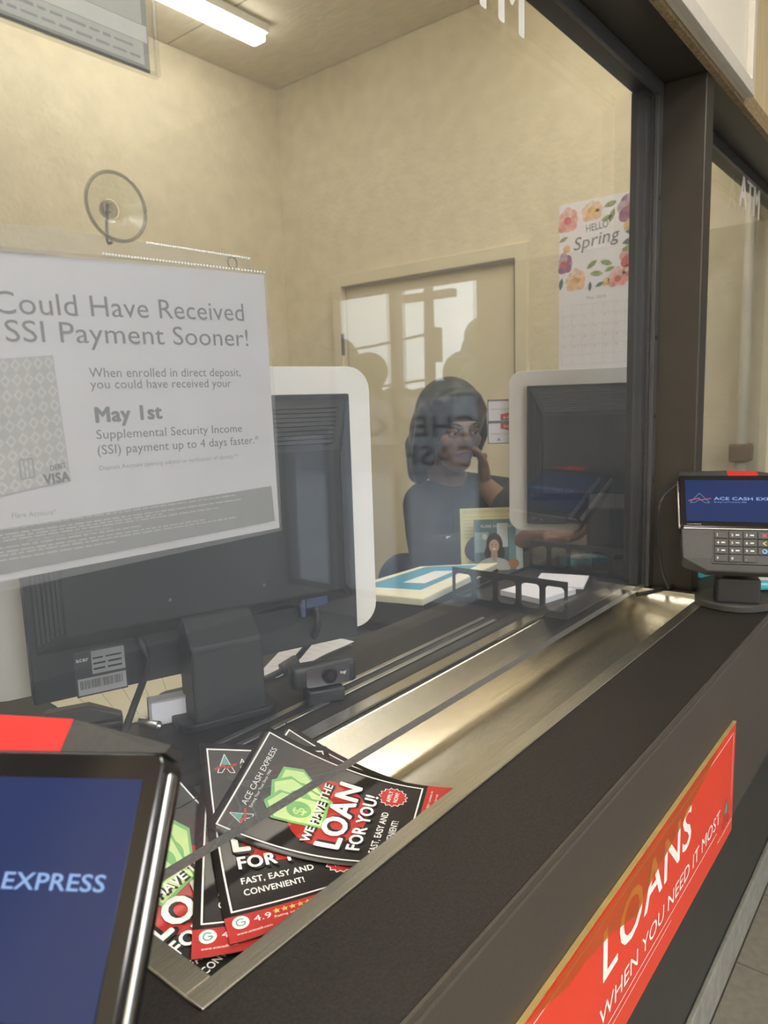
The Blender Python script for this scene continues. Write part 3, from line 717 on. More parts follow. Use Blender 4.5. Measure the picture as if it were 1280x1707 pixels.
t1, M1 = terminal(Vector((.104, -.117, .1535)), math.radians(-146.9), math.radians(39.7), 'card terminal in the near foreground with red tab and blue screen', True)
t2, M2 = terminal(Vector((1.327, -.163, .180)), math.radians(-160), math.radians(49.6), 'card terminal with keypad beside the bronze post', False)
cbl = B(); q = M2 @ Vector((-.088, .068, -.012)); q2 = M2 @ Vector((-.0975, .045, -.012)); q3 = M2 @ Vector((-.125, .0, -.02))
cbl.tube([M2 @ Vector((-.02, .080, -.02)), M2 @ Vector((-.06, .072, -.006)), q2, q3, Vector((q3.x+.02, q3.y+.0, .06)), Vector((1.335, -.05, .01))], .0025)
tag(cbl.done('stylus_tether', CABLE), 'thin black tether looping off the far card terminal', 'cable')
cbl = B(); cbl.tube([onZ(1165, 965, .012), onZ(1125, 976, .006), onZ(1090, 986, .006), onZ(1062, 991, .006)], .004)
tag(cbl.done('terminal_cable', CABLE), 'black cable lying on the counter behind the far card terminal', 'cable')
# turquoise wipes pack and card to the right of the far terminal
P_ = onZ(1264, 975, .008)
pk = thing('wet_wipes_pack', 'turquoise packet lying beside the far card terminal', 'packet', (P_.x+.03, P_.y-.01, 0))
B().box(-.035, .055, -.03, .03, .0005, .016, Matrix.Rotation(.5, 4, 'Z'), bev=.005).done('packet', mat('turquoise_foil', (.10, .52, .60), .35, noise=.08, nscale=60), pk)
B().box(-.02, .03, -.02, .02, .0165, .018, Matrix.Rotation(.5, 4, 'Z')).done('flap', WHITEPL, pk)
P_ = onZ(1142, 962, .006); pk = thing('turquoise_card', 'small turquoise card on the counter behind the far terminal base', 'card', (P_.x+.03, P_.y, 0))
B().box(-.03, .05, -.02, .015, .0005, .012, Matrix.Rotation(-.3, 4, 'Z')).done('card_stack', MATS['turquoise_foil'], pk)

# ================================================================== PAPER SIGN IN A CLEAR SLEEVE ON THE GLASS
sgY = .018
def sgp(px, py): return pY(px, py, sgY)
TRc, BRc, TL0, BL0 = [Vector(sgp(*q)) for q in ((440, 458), (466, 880), (0, 418), (0, 970))]
TLc = TRc+(TL0-TRc).normalized()*.279; BLc = BRc+(BL0-BRc).normalized()*.284
sg = thing('benefit_payment_sign', 'printed SSI payment notice hanging in a clear sleeve behind the glass', 'sign', ((TLc.x+BRc.x)/2, sgY, BRc.y))
def bil(s, t, Y):
    p = (TLc*(1-s)+TRc*s)*t+(BLc*(1-s)+BRc*s)*(1-t); return Vector((p.x, Y, p.y))
b_ = B(); b_.loft([[bil(0, 0, sgY+.0002), bil(1, 0, sgY+.0002), bil(1, 1, sgY+.0002), bil(0, 1, sgY+.0002)], [bil(0, 0, sgY+.0008), bil(1, 0, sgY+.0008), bil(1, 1, sgY+.0008), bil(0, 1, sgY+.0008)]])
b_.done('paper_sheet', PAPER, sg, True)
sh = Sheet(yplane(sgY), .0001)
def L2(part, mt, s, a, b, hpx, bold=0.0, lay=1):
    A, Bq = sgp(*a), sgp(*b); h = sgp((a[0]+b[0])/2, (a[1]+b[1])/2-hpx)[1]-sgp((a[0]+b[0])/2, (a[1]+b[1])/2)[1]
    sh.text(part, mt, lay, s, A, Bq, h, bold)
L2('heading_lettering', INKGREY, 'You Could Have Received', (-150, 518), (407, 535), 37, -.004)
L2('heading_lettering', INKGREY, 'Your SSI Payment Sooner!', (-160, 566), (414, 577), 36, -.004)
L2('body_lettering', INKGREY, 'When enrolled in direct deposit,', (149, 629), (401, 627), 15.5)
L2('body_lettering', INKGREY, 'you could have received your', (151, 648), (385, 645), 15)
L2('date_lettering', INKGREY, 'May 1st', (159, 704), (271, 697), 25, .045)
L2('body_lettering', INKGREY, 'Supplemental Security Income', (161, 732), (403, 720), 15)
L2('body_lettering', INKGREY, '(SSI) payment up to 4 days faster.*', (163, 758), (431, 739), 15)
L2('small_lettering', INKMID, 'Deposit Account opening subject to verification of identity.**', (166, 784), (397, 763), 7.5)
L2('card_lettering', INKGREY, 'DEBIT', (84, 785), (110, 779), 9, .03, 4)
L2('card_lettering', INKGREY, 'VISA', (73, 808), (117, 801), 17, .05, 4)
L2('small_lettering', INKMID, 'Flare Account*', (20, 864), (94, 857), 9)
def quad(part, mt, lay, *pts): sh.poly(part, mt, lay, [sgp(*p) for p in pts])
quad('grey_footer', INKBAND, 1, (-250, 930), (-250, 1005), (0, 958), (458, 868), (452, 810), (0, 883))
for k in range(9):
    f = k/9
    a = (-60+random.uniform(0, 30), 893+f*58); b = (450-random.uniform(0, 120)-150*(k % 3 == 2), 817+f*47+random.uniform(0, 8)*0)
    t_ = (b[0]-a[0])/(450+60); yb = a[1]+(817+f*47-a[1])*t_
    if k == 4: L2('footer_lettering', INKLIGHT, 'address, date of birth, and government ID number', (45, a[1]-16), (185, a[1]-38), 4.2, .01, 2)
    else: sh.fine('footer_lettering', INKLIGHT, 2, sgp(*a), sgp(b[0], yb), .0016)
# picture of the bank card: pale body with a lattice of diamonds, chip
cardq = [Vector(sgp(*q)) for q in ((-180, 610), (88, 592), (118, 800), (-180, 870))]
sh.poly('card_picture', INKLIGHT, 1, [tuple(v) for v in (cardq[3], cardq[2], cardq[1], cardq[0])])
LATT = mat('lattice_pale_ink', (.74, .73, .73), .7, noise=.03)
def cq(s, t):
    p = (cardq[0]*(1-s)+cardq[1]*s)*t+(cardq[3]*(1-s)+cardq[2]*s)*(1-t); return (p.x, p.y)
for i in range(13):
    for j in range(9):
        cx, cy = (i+.5+(.5 if j % 2 else 0)*0)/13, (j+.5)/9
        for k in (1.0, .55):
            rx, ry = .5/13*k, .5/9*k
            P4 = [cq(cx-rx, cy), cq(cx, cy+ry), cq(cx+rx, cy), cq(cx, cy-ry)]
            sh.poly('card_lattice', LATT if k == 1 else INKLIGHT, 2 if k == 1 else 3, [((p[0]-cq(cx, cy)[0])*.92+cq(cx, cy)[0], (p[1]-cq(cx, cy)[1])*.92+cq(cx, cy)[1]) for p in P4])
chip = [sgp(*q) for q in ((31, 767), (53, 764), (57, 795), (35, 799))]
sh.path('card_chip', INKMID, 4, chip, .0008, True)
for k in (.33, .66): sh.line('card_chip', INKMID, 4, tuple(Vector(chip[0])*(1-k)+Vector(chip[1])*k), tuple(Vector(chip[3])*(1-k)+Vector(chip[2])*k), .0006)
sh.build(sg, True)
# sleeve: front film, punched strip along the top
def sleeve_poly(pts, Y, nm, t=.0003):
    P = [sgp(*q) for q in pts]; M = Matrix(((1, 0, 0, 0), (0, 0, -1, Y), (0, 1, 0, 0), (0, 0, 0, 1)))
    return B().prism(P, 0, t, M).done(nm, SLEEVE, sg, True)
sleeve_poly([(-250, 1040), (468, 884), (444, 452), (-250, 388)], sgY-.0014, 'front_film')
sleeve_poly([(-250, 400), (415, 449), (413, 431), (240, 404), (100, 383), (-250, 345)], sgY-.0010, 'punched_strip')
for k in range(44):
    p = sgp(243+k*3.95, 405.5+k*.60); B().sph((p[0], sgY-.0016, p[1]), .0010, u=6, v=4).done('weld_dot', mat('weld_dot_white', (.93, .92, .88), .3, noise=.02), sg, True)
for k in range(52):
    p = sgp(170+k*5.25, 424+k*.60); B().sph((p[0], sgY-.0018, p[1]), .0009, u=6, v=4).done('weld_dot', MATS['weld_dot_white'], sg, True)
p = sgp(386, 439); b_ = B(); b_.lathe([(.0042, 0), (.0052, 0), (.0052, .0006), (.0042, .0006)], Matrix.Translation((p[0], sgY-.0008, p[1])) @ Matrix.Rotation(math.pi/2, 4, 'X'), 20, False); b_.done('punched_hole_rim', mat('hole_rim', (.25, .22, .16), .5, noise=.05), sg, True)
# suction cup
CUPDARK = clear_mat('clear_plastic_edge', (.72, .71, .66), 1.35, .1, .12, (.5, .48, .42))
cpx = onY(194, 345, .014); rx = (onY(242, 345, .014).x-onY(146, 345, .014).x)/2; rz = (onY(194, 288, .014).z-onY(194, 402, .014).z)/2
scup = thing('suction_cup', 'clear plastic suction cup with hook holding up the sleeve', 'suction cup', (cpx.x, .0135, cpx.z))
R_ = (rx+rz)/2; Mx = Matrix.Translation((0, 0, 0)) @ Matrix.Rotation(-math.pi/2, 4, 'X')
B().lathe([(R_, -.0012), (R_, .0008), (R_*.93, .0016), (R_*.6, .004), (R_*.30, .0075), (R_*.30, .006), (R_*.6, .0025), (R_*.93, -.0004)], Mx, 48, False).done('cup_disc', CUPCLEAR, scup, smooth=True)
b_ = B()
for k in range(48):
    a0, a1 = 2*math.pi*k/48, 2*math.pi*(k+1)/48
b_.tube([(R_*math.cos(2*math.pi*k/40), .0002, R_*math.sin(2*math.pi*k/40)) for k in range(41)], 0.0013, 8, False)
b_.done('cup_rim', CUPDARK, scup, smooth=True)
B().lathe([(.0045, .0076), (.0062, .009), (.0062, .0125), (.0048, .0145), (.0025, .0145), (.0020, .0076)], Mx, 28, False).done('cup_knob', CUPDARK, scup, smooth=True)
HOOK = mat('hook_wire', (.20, .19, .17), .3, metal=1, noise=.1)
B().tube([(.0, .011, .004), (-.001, .0125, -.008), (-.002, .012, -R_*.8), (-.003, .009, -R_*1.02), (-.002, .006, -R_*1.0)], .0011).done('hook', HOOK, scup, smooth=True)
# acrylic notice holder, upper left
hy = .016
ha = Vector(pY(265, 131, hy)); hb = Vector(pY(262, 0, hy))
nh = thing('acrylic_notice_holder', 'clear acrylic holder with grey printed notice, high on the glass', 'sign holder', (ha.x-.12, hy, ha.y))
hz1 = ha.y+.24; hx0 = ha.x-.30
B().box(hx0, ha.x, hy, hy+.004, ha.y, hz1).done('acrylic_sheet', ACRYL, nh, True)
B().box(ha.x-.0035, ha.x, hy-.0035, hy-.0001, ha.y, hz1).done('acrylic_edge', CUPCLEAR, nh, True, bevel=.0012)
B().box(hx0, ha.x-.0036, hy-.0030, hy-.0001, ha.y, ha.y+.0022).done('acrylic_edge', CUPCLEAR, nh, True, bevel=.0008)
B().box(hx0+.003, ha.x-.004, hy+.0042, hy+.0052, ha.y+.0035, hz1).done('notice_sheet', mat('notice_grey', (.46, .45, .43), .6, noise=.03), nh, True)
sh = Sheet(yplane(hy+.0041), .00005)
x0_, x1_ = hx0+.003, ha.x-.0085; zb_ = ha.y+.0075
NLIGHT = mat('notice_pale_grey', (.74, .73, .70), .6, noise=.03)
sh.rect('notice_panel', NLIGHT, 0, x0_, x1_, zb_, zb_+.0150)
sh.rect('glare_strip', mat('glare_white', (.95, .94, .92), .4, noise=.02), 0, x0_, ha.x-.005, zb_+.0155, zb_+.0265)  # white strip paints glare across the notice
sh.rect('notice_panel', NLIGHT, 0, x0_, x1_, zb_+.0270, hz1-.01)
for k in range(2): sh.fine('notice_lettering', INKMID, 1, (x0_+.01, zb_+.003+.006*k), (x1_-.003, zb_+.003+.006*k), .0028)
sh.fine('notice_lettering', INKMID, 1, (x1_-.05, zb_+.040), (x1_-.02, zb_+.040), .004)
sh.build(nh, True)

# ================================================================== TELLER SIDE
# lower work desk beyond the shelf
tag(B().box(-.9, 2.2, .268, .60, -.10, -.06).done('teller_desk', mat('dark_desk', (.030, .030, .032), .45, noise=.15, nscale=60), bevel=.003), 'dark teller desk surface behind the raised counter shelf', 'desk')
tag(B().box(-.9, 1.05, .30, .56, -1.069, -.101).done('desk_pedestal', mat('dark_desk_body', (.04, .04, .042), .5, noise=.1), bevel=.003), 'dark desk body below the teller work surface', 'desk base')
# slim bright strips imitate reflections on the shelf behind the tray
for k, yy in enumerate((.128, .150)):
    tag(B().box(.45, 1.02, yy, yy+.008, .0003, .0022).done('reflection_strip', ALU, bevel=.0005), ('thin strip imitating a reflection on the shelf nearest the steel tray', 'thin strip imitating a reflection on the shelf farther from the steel tray')[k], 'strip')

def monitor_frame(P, phi):
    x = Vector((math.cos(phi), math.sin(phi), 0)); return frame3(P, x, (0, 0, 1))
def monitor(P, phi, width, z0, z1, bl, br, bz0, bz1, label, detail):
    """P: right lower corner line (z=0) of the black rear; local x to the right, y up, z towards the customer"""
    M = monitor_frame(P, phi)
    cx = -width/2; t = thing('desk_monitor', label, 'monitor', M=Matrix.Translation(M @ Vector((cx, 0, 0))), group='monitors on the teller desk')
    L = Matrix.Translation(-(M @ Vector((cx, 0, 0)))) @ M
    B().prism(rrect(-width-bl, br, bz0, bz1, .032), -.030, -.024, L).done('privacy_board', WHITEPL, t, bevel=.001)
    x0, x1, y0, y1 = -width, 0, z0, z1
    ix0, ix1, iy0, iy1 = x0+.036, x1-.030, y0+.075, y1-.070; D = .026
    b = B(); b.box(x0, x1, y0, y1, -.0235, .004, L); b.done('rear_shell', MONPL, t, bevel=.002)
    b = B(); b.loft([[(x0+.006, y0+.055, .0042), (x1-.006, y0+.055, .0042), (x1-.006, y1-.006, .0042), (x0+.006, y1-.006, .0042)],
                     [(ix0, iy0, D), (ix1, iy0, D), (ix1, iy1, D), (ix0, iy1, D)]], L); b.done('rear_bulge', MONPL, t, bevel=.002)
    ns = 9
    for k in range(ns):           # vent slats on the upper slope
        f0 = .12+.76*k/ns; f = f0+.04
        yy = (y1-.006)*(1-f)+iy1*f; zz = .0042*(1-f)+D*f
        xa = (x0+.006)*(1-f)+ix0*f+.012; xb = (x1-.006)*(1-f)+ix1*f-.012
        K = L @ Matrix.Translation((0, yy, zz)) @ Matrix.Rotation(-math.atan2(D-.0042, (y1-.006)-iy1), 4, 'X')
        B().box(xa, xb, -.0022, .0022, .0002, .0022, K).done('vent_slat', MONPL2, t)
    for side in (1, -1):
        for k in range(6):
            f = .14+.72*k/5
            xx = ((x1-.006)*(1-f)+ix1*f) if side == 1 else ((x0+.006)*(1-f)+ix0*f)
            zz = .0042*(1-f)+D*f
            ya = (y0+.055)*(1-f)+iy0*f+.008; yb = (y1-.006)*(1-f)+iy1*f-.012
            K = L @ Matrix.Translation((xx, 0, zz))
            B().box(-.0012, .0012, ya, yb, -.0004, .0018, K).done('vent_slat', MONPL2, t)
    # stand neck and foot
    nx = -width*.505
    b = B(); b.loft([[(nx-.043, -.0, .012), (nx+.043, 0, .012), (nx+.043, 0, .062), (nx-.043, 0, .062)],
                     [(nx-.043, z0+.045, .012), (nx+.043, z0+.045, .012), (nx+.043, z0+.045, .060), (nx-.043, z0+.045, .060)],
                     [(nx-.041, z0+.075, .006), (nx+.041, z0+.075, .006), (nx+.041, z0+.075, .028), (nx-.041, z0+.075, .028)]], L)
    b.done('stand_neck', MONPL, t, bevel=.003)
    b = B(); b.prism(rrect(nx-.060, nx+.060, -.066, .060, .02), .0004, .0100, L @ Matrix.Rotation(-math.pi/2, 4, 'X')); b.done('stand_foot', MONPL, t, bevel=.002)
    return t, M, L
# near monitor
P1 = onY(595, 1065, .175); P1.z = 0
mon1, MM1, ML1 = monitor(P1, math.radians(-19.5), .402, .050, .376, .055, .047, .052, .412, 'black monitor back with white surround board, in the foreground behind the paper sign', True)
nrm1 = MM1.to_3x3() @ Vector((0, 0, 1))
def m1(px, py, z): # picture point on the monitor rear plane at local depth z -> local x,y
    p = onP(px, py, MM1 @ Vector((0, 0, z)), nrm1); return MM1.inverted() @ p
a, b_ = m1(123, 1103, .0045), m1(213, 1140, .0045)
lx0, lx1, ly0, ly1 = a.x, b_.x, min(a.y, b_.y)+.0, max(a.y, b_.y)+.006
B().box(lx0, lx1, ly0-.004, ly1+.004, .0042, .0046, ML1).done('rating_label', mat('label_dark', (.055, .055, .06), .5, noise=.1), mon1)
sh = Sheet(planeS(ML1 @ Matrix.Translation((0, 0, .0046))), .0002)
lw, lh_ = lx1-lx0, ly1-ly0
sh.rect('label_panel', INKMID, 0, lx0+lw*.33, lx1-.001, ly0+lh_*.45, ly1+.002); sh.rect('label_panel', INKMID, 0, lx0+.002, lx1-.001, ly0-.002, ly0+lh_*.38)
for k in range(30): sh.rect('label_barcode', INKBLK, 1, lx0+lw*(.08+.028*k), lx0+lw*(.08+.028*k)+lw*random.uniform(.006, .016), ly0+lh_*.10, ly0+lh_*.32)
for k in range(3): sh.fine('label_lettering', INKBLK, 1, (lx0+lw*.36, ly0+lh_*(.54+.14*k)), (lx0+lw*.92, ly0+lh_*(.54+.14*k)), lh_*.07)
sh.text('label_lettering', WHITEINK, 1, 'acer', (lx0+.002, ly0+lh_*.82), (lx0+lw*.28, ly0+lh_*.82), lh_*.12, .02)
sh.build(mon1)
v0 = m1(525, 1000, .012)
B().box(v0.x-.016, v0.x+.016, v0.y-.008, v0.y+.020, .0045, .018, ML1, bev=.002).done('video_plug', mat('vga_blue', (.03, .05, .13), .5, noise=.05), mon1)
B().cyl(ML1 @ Vector((v0.x-.019, v0.y-.018, .014)), ML1 @ Vector((v0.x-.019, v0.y+.016, .014)), .0042).done('plug_screw', mon1 and mat('plug_screw_blue', (.05, .07, .14), .5, noise=.05), mon1)
for px, py in ((283, 1000), (440, 975)):
    v_ = m1(px, py, .0265); B().cyl(ML1 @ Vector((v_.x, v_.y, .026)), ML1 @ Vector((v_.x, v_.y, .0275)), .0020, n=12).done('screw', mat('dull_screw', (.16, .16, .16), .4, metal=1, noise=.1), mon1)
# far monitor
sc_ = 1.17
P2b = CAM+(Vector((1.315, .227, .1))-CAM)*sc_
phi2 = math.radians(-62); wd2 = .36
P2 = Vector((P2b.x+wd2*math.cos(phi2), P2b.y+wd2*math.sin(phi2), 0))
mon2, MM2, ML2 = monitor(P2, phi2, wd2, .070, .393, .042, .02, .050, .428, 'black monitor back with white surround board, beside the bronze post', False)

# cables of the near monitor
cb_ = B(); vw = MM1 @ Vector((v0.x, v0.y-.008, .012))
cb_.tube([vw, vw+Vector((-.002, -.004, -.03)), onZ(505, 1085, .03), onZ(478, 1112, .010), onZ(450, 1128, .006), onZ(415, 1142, .006)], .0042)
tag(cb_.done('video_cable', CABLE, smooth=True), 'thick black video cable hanging from the blue plug to the shelf', 'cable')
b_ = B(); b_.cyl(onZ(494, 1101, .016), onZ(470, 1116, .009), .0085, n=18); tag(b_.done('cable_choke', BLACKPL), 'black ferrite choke on the video cable beside the webcam', 'cable choke')
cb_ = B(); pw = MM1 @ Vector((m1(232, 1062, .006).x, m1(232, 1062, .006).y, .006))
cb_.tube([pw, pw+Vector((0, -.012, -.03)), onZ(222, 1180, .025), onZ(205, 1225, .006)], .0042)
tag(cb_.done('power_cable', CABLE, smooth=True), 'black power cable hanging below the near monitor label', 'cable')
cb_ = B(); cb_.tube([onZ(585, 1075, .004), onZ(545, 1092, .005), onZ(520, 1106, .006), onZ(505, 1118, .020)], .0022)
tag(cb_.done('webcam_cable', CABLE, smooth=True), 'thin black cable looping behind the webcam', 'cable')
# webcam
wc0 = onZ(543, 1168, 0); wdir = (onZ(597, 1130, .03)-onZ(487, 1150, .03)); wdir.z = 0; wdir.normalize()
WM = frame3((wc0.x, wc0.y, 0), wdir, (0, 0, 1)); wc = thing('webcam', 'black webcam with silver face standing on the shelf', 'webcam', M=WM)
wl = (onZ(597, 1130, .03)-onZ(487, 1150, .03)).length
zc = .034
B().box(-wl/2, wl/2, zc-.0145, zc+.0145, -.020, .004, None, bev=.006, seg=3).done('body', BLACKPL, wc, smooth=True)
B().prism(rrect(-wl*.30, wl*.36, zc-.012, zc+.012, .004), .0042, .0062).done('face_plate', mat('silver_face', (.16, .16, .18), .25, metal=.8, noise=.05), wc)
B().cyl((wl*.05, zc, .0062), (wl*.05, zc, .009), .0095, n=28).done('lens_ring', GLOSSBLK, wc)
B().cyl((wl*.05, zc, .009), (wl*.05, zc, .0098), .0055, n=24).done('lens', mat('lens_glass', (.02, .02, .03), .05, noise=.02), wc)
sh = Sheet(planeS(Matrix.Translation((0, 0, .0062))), .0002); sh.text('maker_lettering', WHITEINK, 0, 'logi', (wl*.22, zc), (wl*.31, zc), .004, .01); sh.build(wc)
for k in range(7):
    for j in range(5): B().cyl((-wl*.46+.0022*k, zc-.006+.003*j, .0041), (-wl*.46+.0022*k, zc-.006+.003*j, .0046), .0007, n=6).done('speaker_hole', INKBLK, wc)
B().box(-.025, .022, .0005, zc-.0148, -.018, .012, None, bev=.003).done('clip', BLACKPL, wc)
# small things at the foot of the near monitor
def small(name, label, cat, px, py, z=0.0): p = onZ(px, py, z); return thing(name, label, cat, (p.x, p.y, z))
t = small('business_card_box', 'white card stack in a small clear box beside the monitor stand', 'box', 282, 1204)
A, Bq = onZ(258, 1205), onZ(308, 1195); d_ = (Bq-A).normalized(); K = frame3((0, 0, 0), d_, (0, 0, 1))
B().box(-.020, .024, .0005, .030, -.008, .006, K, bev=.002).done('card_stack', PAPER, t); B().box(-.022, -.0203, .0005, .032, -.010, .008, K).done('box_end', INKMID, t); B().box(-.0200, .026, .0302, .0318, -.010, .008, K).done('box_lid', INKMID, t)
t = small('metal_tube', 'short shiny metal tube lying on the shelf', 'tube', 250, 1212)
b_ = B(); b_.lathe([(.0048, -.014), (.0048, .014), (.0036, .014), (.0036, -.014)], Matrix.Translation((0, 0, .0050)) @ frame3((0, 0, 0), (0, 0, 1), d_.cross(Vector((0, 0, 1)))).inverted() if False else Matrix.Translation((0, 0, .0050)) @ Matrix.Rotation(math.atan2(d_.y, d_.x)-.9, 4, 'Z') @ Matrix.Rotation(math.pi/2, 4, 'Y'), 20, False); b_.done('tube_wall', ALU, t, smooth=True)
t = small('stapler', 'black stapler lying behind the near card terminal', 'stapler', 152, 1214)
K = Matrix.Rotation(-.55, 4, 'Z') @ Matrix.Scale(.78, 4)
B().box(-.055, .045, -.014, .014, .0005, .010, K, bev=.003).done('stapler_base', BLACKPL, t); B().loft([[(-.06, -.013, .012), (-.06, .013, .012), (-.06, .012, .036), (-.06, -.012, .036)], [(0, -.014, .012), (0, .014, .012), (0, .012, .038), (0, -.012, .038)], [(.045, -.010, .011), (.045, .010, .011), (.045, .008, .018), (.045, -.008, .018)]], K).done('stapler_arm', DARKPL, t, bevel=.003)
# loose papers on the lower desk
def paper(label, pts, z, mt=PAPER, lines=6):
    P = [onZ(px, py, z) for px, py in pts]; c_ = sum(P, Vector())/len(P)
    t = thing('paper_sheet', label, 'paper', (c_.x, c_.y, z), 'papers on the teller desk')
    B().prism([(p.x, p.y) for p in P], z+.0003, z+.0009).done('sheet', mt, t, True)
    sh = Sheet(lambda u, v, h: Vector((u, v, z+.0009+h)), .0002)
    for k in range(lines):
        f = .15+.7*k/max(lines-1, 1); a = P[0].lerp(P[3], f); b = P[1].lerp(P[2], f); a2, b2 = a.lerp(b, .1), a.lerp(b, .85)
        sh.line('print_line', INKMID, 0, (a2.x, a2.y), (b2.x, b2.y), .0008)
    sh.build(t, True); return t
CREAMPAP = mat('cream_paper', (.82, .77, .60), .7, noise=.03)
paper('cream paper lying under the near monitor left of its stand', [(84, 1172), (150, 1214), (350, 1190), (330, 1100)], .0003, CREAMPAP)
paper('white printed sheet lying under the near monitor right of its stand', [(420, 1136), (462, 1130), (590, 1070), (500, 1050)], .0003, PAPER, 8)

# black openwork letter tray on the shelf
A, Bq = onZ(754, 1002), onZ(957, 1036)
lt_ = thing('letter_tray', 'black plastic letter tray with open window sides on the shelf', 'letter tray', ((A.x+Bq.x)/2+.16, (A.y+Bq.y)/2, 0))
ltx0 = (A.x+Bq.x)/2; lty1, lty0 = A.y, max(Bq.y, .034); lth = onX(754, 945, ltx0).z
dep = .30
def side_wall(nm, xx):
    b = B(); n = 5; L_ = lty1-lty0; hb = .012
    b.box(xx, xx+.003, lty0, lty1, .0006, hb); b.box(xx, xx+.003, lty0, lty1, lth-.010, lth)
    for k in range(n+1):
        y_ = lty0+L_*k/n; wv = .010; b.box(xx, xx+.003, max(y_-wv/2, lty0), min(y_+wv/2, lty1), hb, lth-.010)
    for k in range(n):      # rounded corners of the windows
        ya, yb = lty0+L_*k/n+.005, lty0+L_*(k+1)/n-.005
        for yy, s_ in ((ya, 1), (yb, -1)):
            for zz, q_ in ((hb, 1), (lth-.010, -1)):
                b.prism([(yy, zz), (yy+s_*.006, zz), (yy+s_*.002, zz+q_*.002), (yy, zz+q_*.006)], xx, xx+.003, Matrix(((0, 0, 1, 0), (1, 0, 0, 0), (0, 1, 0, 0), (0, 0, 0, 1))))
    b.done(nm, BLACKPL, lt_, True)
side_wall('tray_side', ltx0); side_wall('tray_side', ltx0+dep)
B().box(ltx0+.003, ltx0+dep, lty0, lty1, .0008, .003).done('tray_floor', BLACKPL, lt_, True)
B().box(ltx0+.003, ltx0+dep, lty1-.003, lty1, .003, .010).done('tray_lip', BLACKPL, lt_, True)
pw_ = ((.03, .0, 'white slip lying in the letter tray near its far end', .16), (-.02, .02, 'folded white slip lying in the letter tray beside the near side', .05))
for k, (dx, dz, lb, ox) in enumerate(pw_):
    t = thing('paper_slip', lb, 'paper', (ltx0+ox+.05, (lty0+lty1)/2, .0035))
    B().box(-.04, .06, -.05, .045, .0003, .004+.006*k, Matrix.Rotation(.3-.5*k, 4, 'Z')).done('slip', PAPER, t)

# box file with blue and white lid, on the lower desk
fz = .012
Q = [onZ(*q, fz) for q in ((560, 985), (705, 998), (830, 938), (700, 944))]
bk = thing('booklet_stack', 'cream booklet stack with a blue and white cover behind the letter tray', 'booklet', (sum(Q, Vector())/4).xy.to_3d()+Vector((0, 0, -.06)))
B().prism([(p.x, p.y) for p in Q], -.0595, fz-.014).done('lower_stack', mat('dark_binder', (.03, .03, .034), .5, noise=.1), bk, True)
B().prism([(p.x, p.y) for p in Q], fz-.0138, fz).done('booklet', CREAMPAP, bk, True, bevel=.002)
sh = Sheet(lambda u, v, h: Vector((u, v, fz+h)), .0003)
def bq(s, t): p = Q[0].lerp(Q[1], s).lerp(Q[3].lerp(Q[2], s), t); return (p.x, p.y)
BLUEINK = mat('cover_blue', (.07, .33, .50), .5, noise=.05)
sh.poly('cover_blue_panel', BLUEINK, 0, [bq(.12, .18), bq(.80, .18), bq(.80, .95), bq(.12, .95)]); sh.poly('cover_white_panel', WHITEINK, 1, [bq(.42, .35), bq(.68, .35), bq(.68, .75), bq(.42, .75)])
sh.build(bk, True)

# standing cards behind the letter tray
def standing(name, label, cat, bl, br, z, hpx, mt, lean=.12, thick=.0008, foot=True):
    d0 = onZ(*bl, z); d1 = onP(br[0], br[1], d0, Vector((0, 0, 1)))
    d1 = d0+(onP(br[0], br[1], d0, CF.cross(CF.cross(Vector((0, 0, 1))).cross(Vector((0, 0, 1)))) if False else Vector((-CF.x, -CF.y, 0)).normalized())-d0)
    d1.z = d0.z; x = (d1-d0).normalized(); back = Vector((0, 0, 1)).cross(x); up = (Vector((0, 0, 1))*math.cos(lean)+back*math.sin(lean)).normalized()
    wdt = (d1-d0).length; dist = (d0-CAM).dot(CF); hgt = hpx*dist/FOC
    M = frame3(d0, x, up); t = thing(name, label, cat, M=Matrix.Translation(d0))
    L = Matrix.Translation(-d0) @ M
    B().box(0, wdt, 0, hgt, -thick, 0, L).done('card', mt, t)
    if foot: B().box(wdt*.25, wdt*.75, .0004, .004, -.03, -thick-.0003, L).done('easel_foot', mt, t)
    return t, L, wdt, hgt
YELLOW = mat('pale_yellow_card', (.86, .80, .42), .65, noise=.03)
zc_ = .0125
t, L, wd, hg = standing('yellow_form', 'pale yellow printed form standing behind the photo card', 'form', (769, 944), (866, 946), -.0595, 96, YELLOW)
sh = Sheet(planeS(L), .0003)
for k in range(9): sh.line('print_line', INKMID, 0, (wd*.05, hg*(.97-.06*k)), (wd*(.95 if k < 3 else .3), hg*(.97-.06*k)), .0009)
sh.fine('print_lettering', INKMID, 0, (wd*.05, hg*.93), (wd*.95, hg*.93), .003)
sh.build(t)
t, L, wd, hg = standing('photo_card', 'leaflet with a portrait of a smiling woman standing on the desk', 'leaflet', (791, 949), (871, 951), -.0595, 84, mat('photo_paper', (.55, .62, .62), .4, noise=.03))
for ob in (t,): ob.location += Vector((-.012, -.008, 0))
sh = Sheet(planeS(L), .0003)
PR = lambda nm, c: mat('print_'+nm, c, .45, noise=.06, nscale=60)
def R(part, c, lay, x0, x1, y0, y1): sh.rect(part, c, lay, x0*wd, x1*wd, y0*hg, y1*hg)
def E(part, c, lay, cx, cy, rx, ry): sh.poly(part, c, lay, ell(cx*wd, cy*hg, rx*wd, ry*wd))
R('photo_room', PR('dark_teal', (.10, .18, .20)), 0, .0, .86, .0, 1); R('photo_window', PR('pale_wall', (.62, .70, .68)), 1, .48, .70, .45, .92); R('photo_side', PR('teal', (.16, .33, .36)), 1, .72, .86, .0, 1)
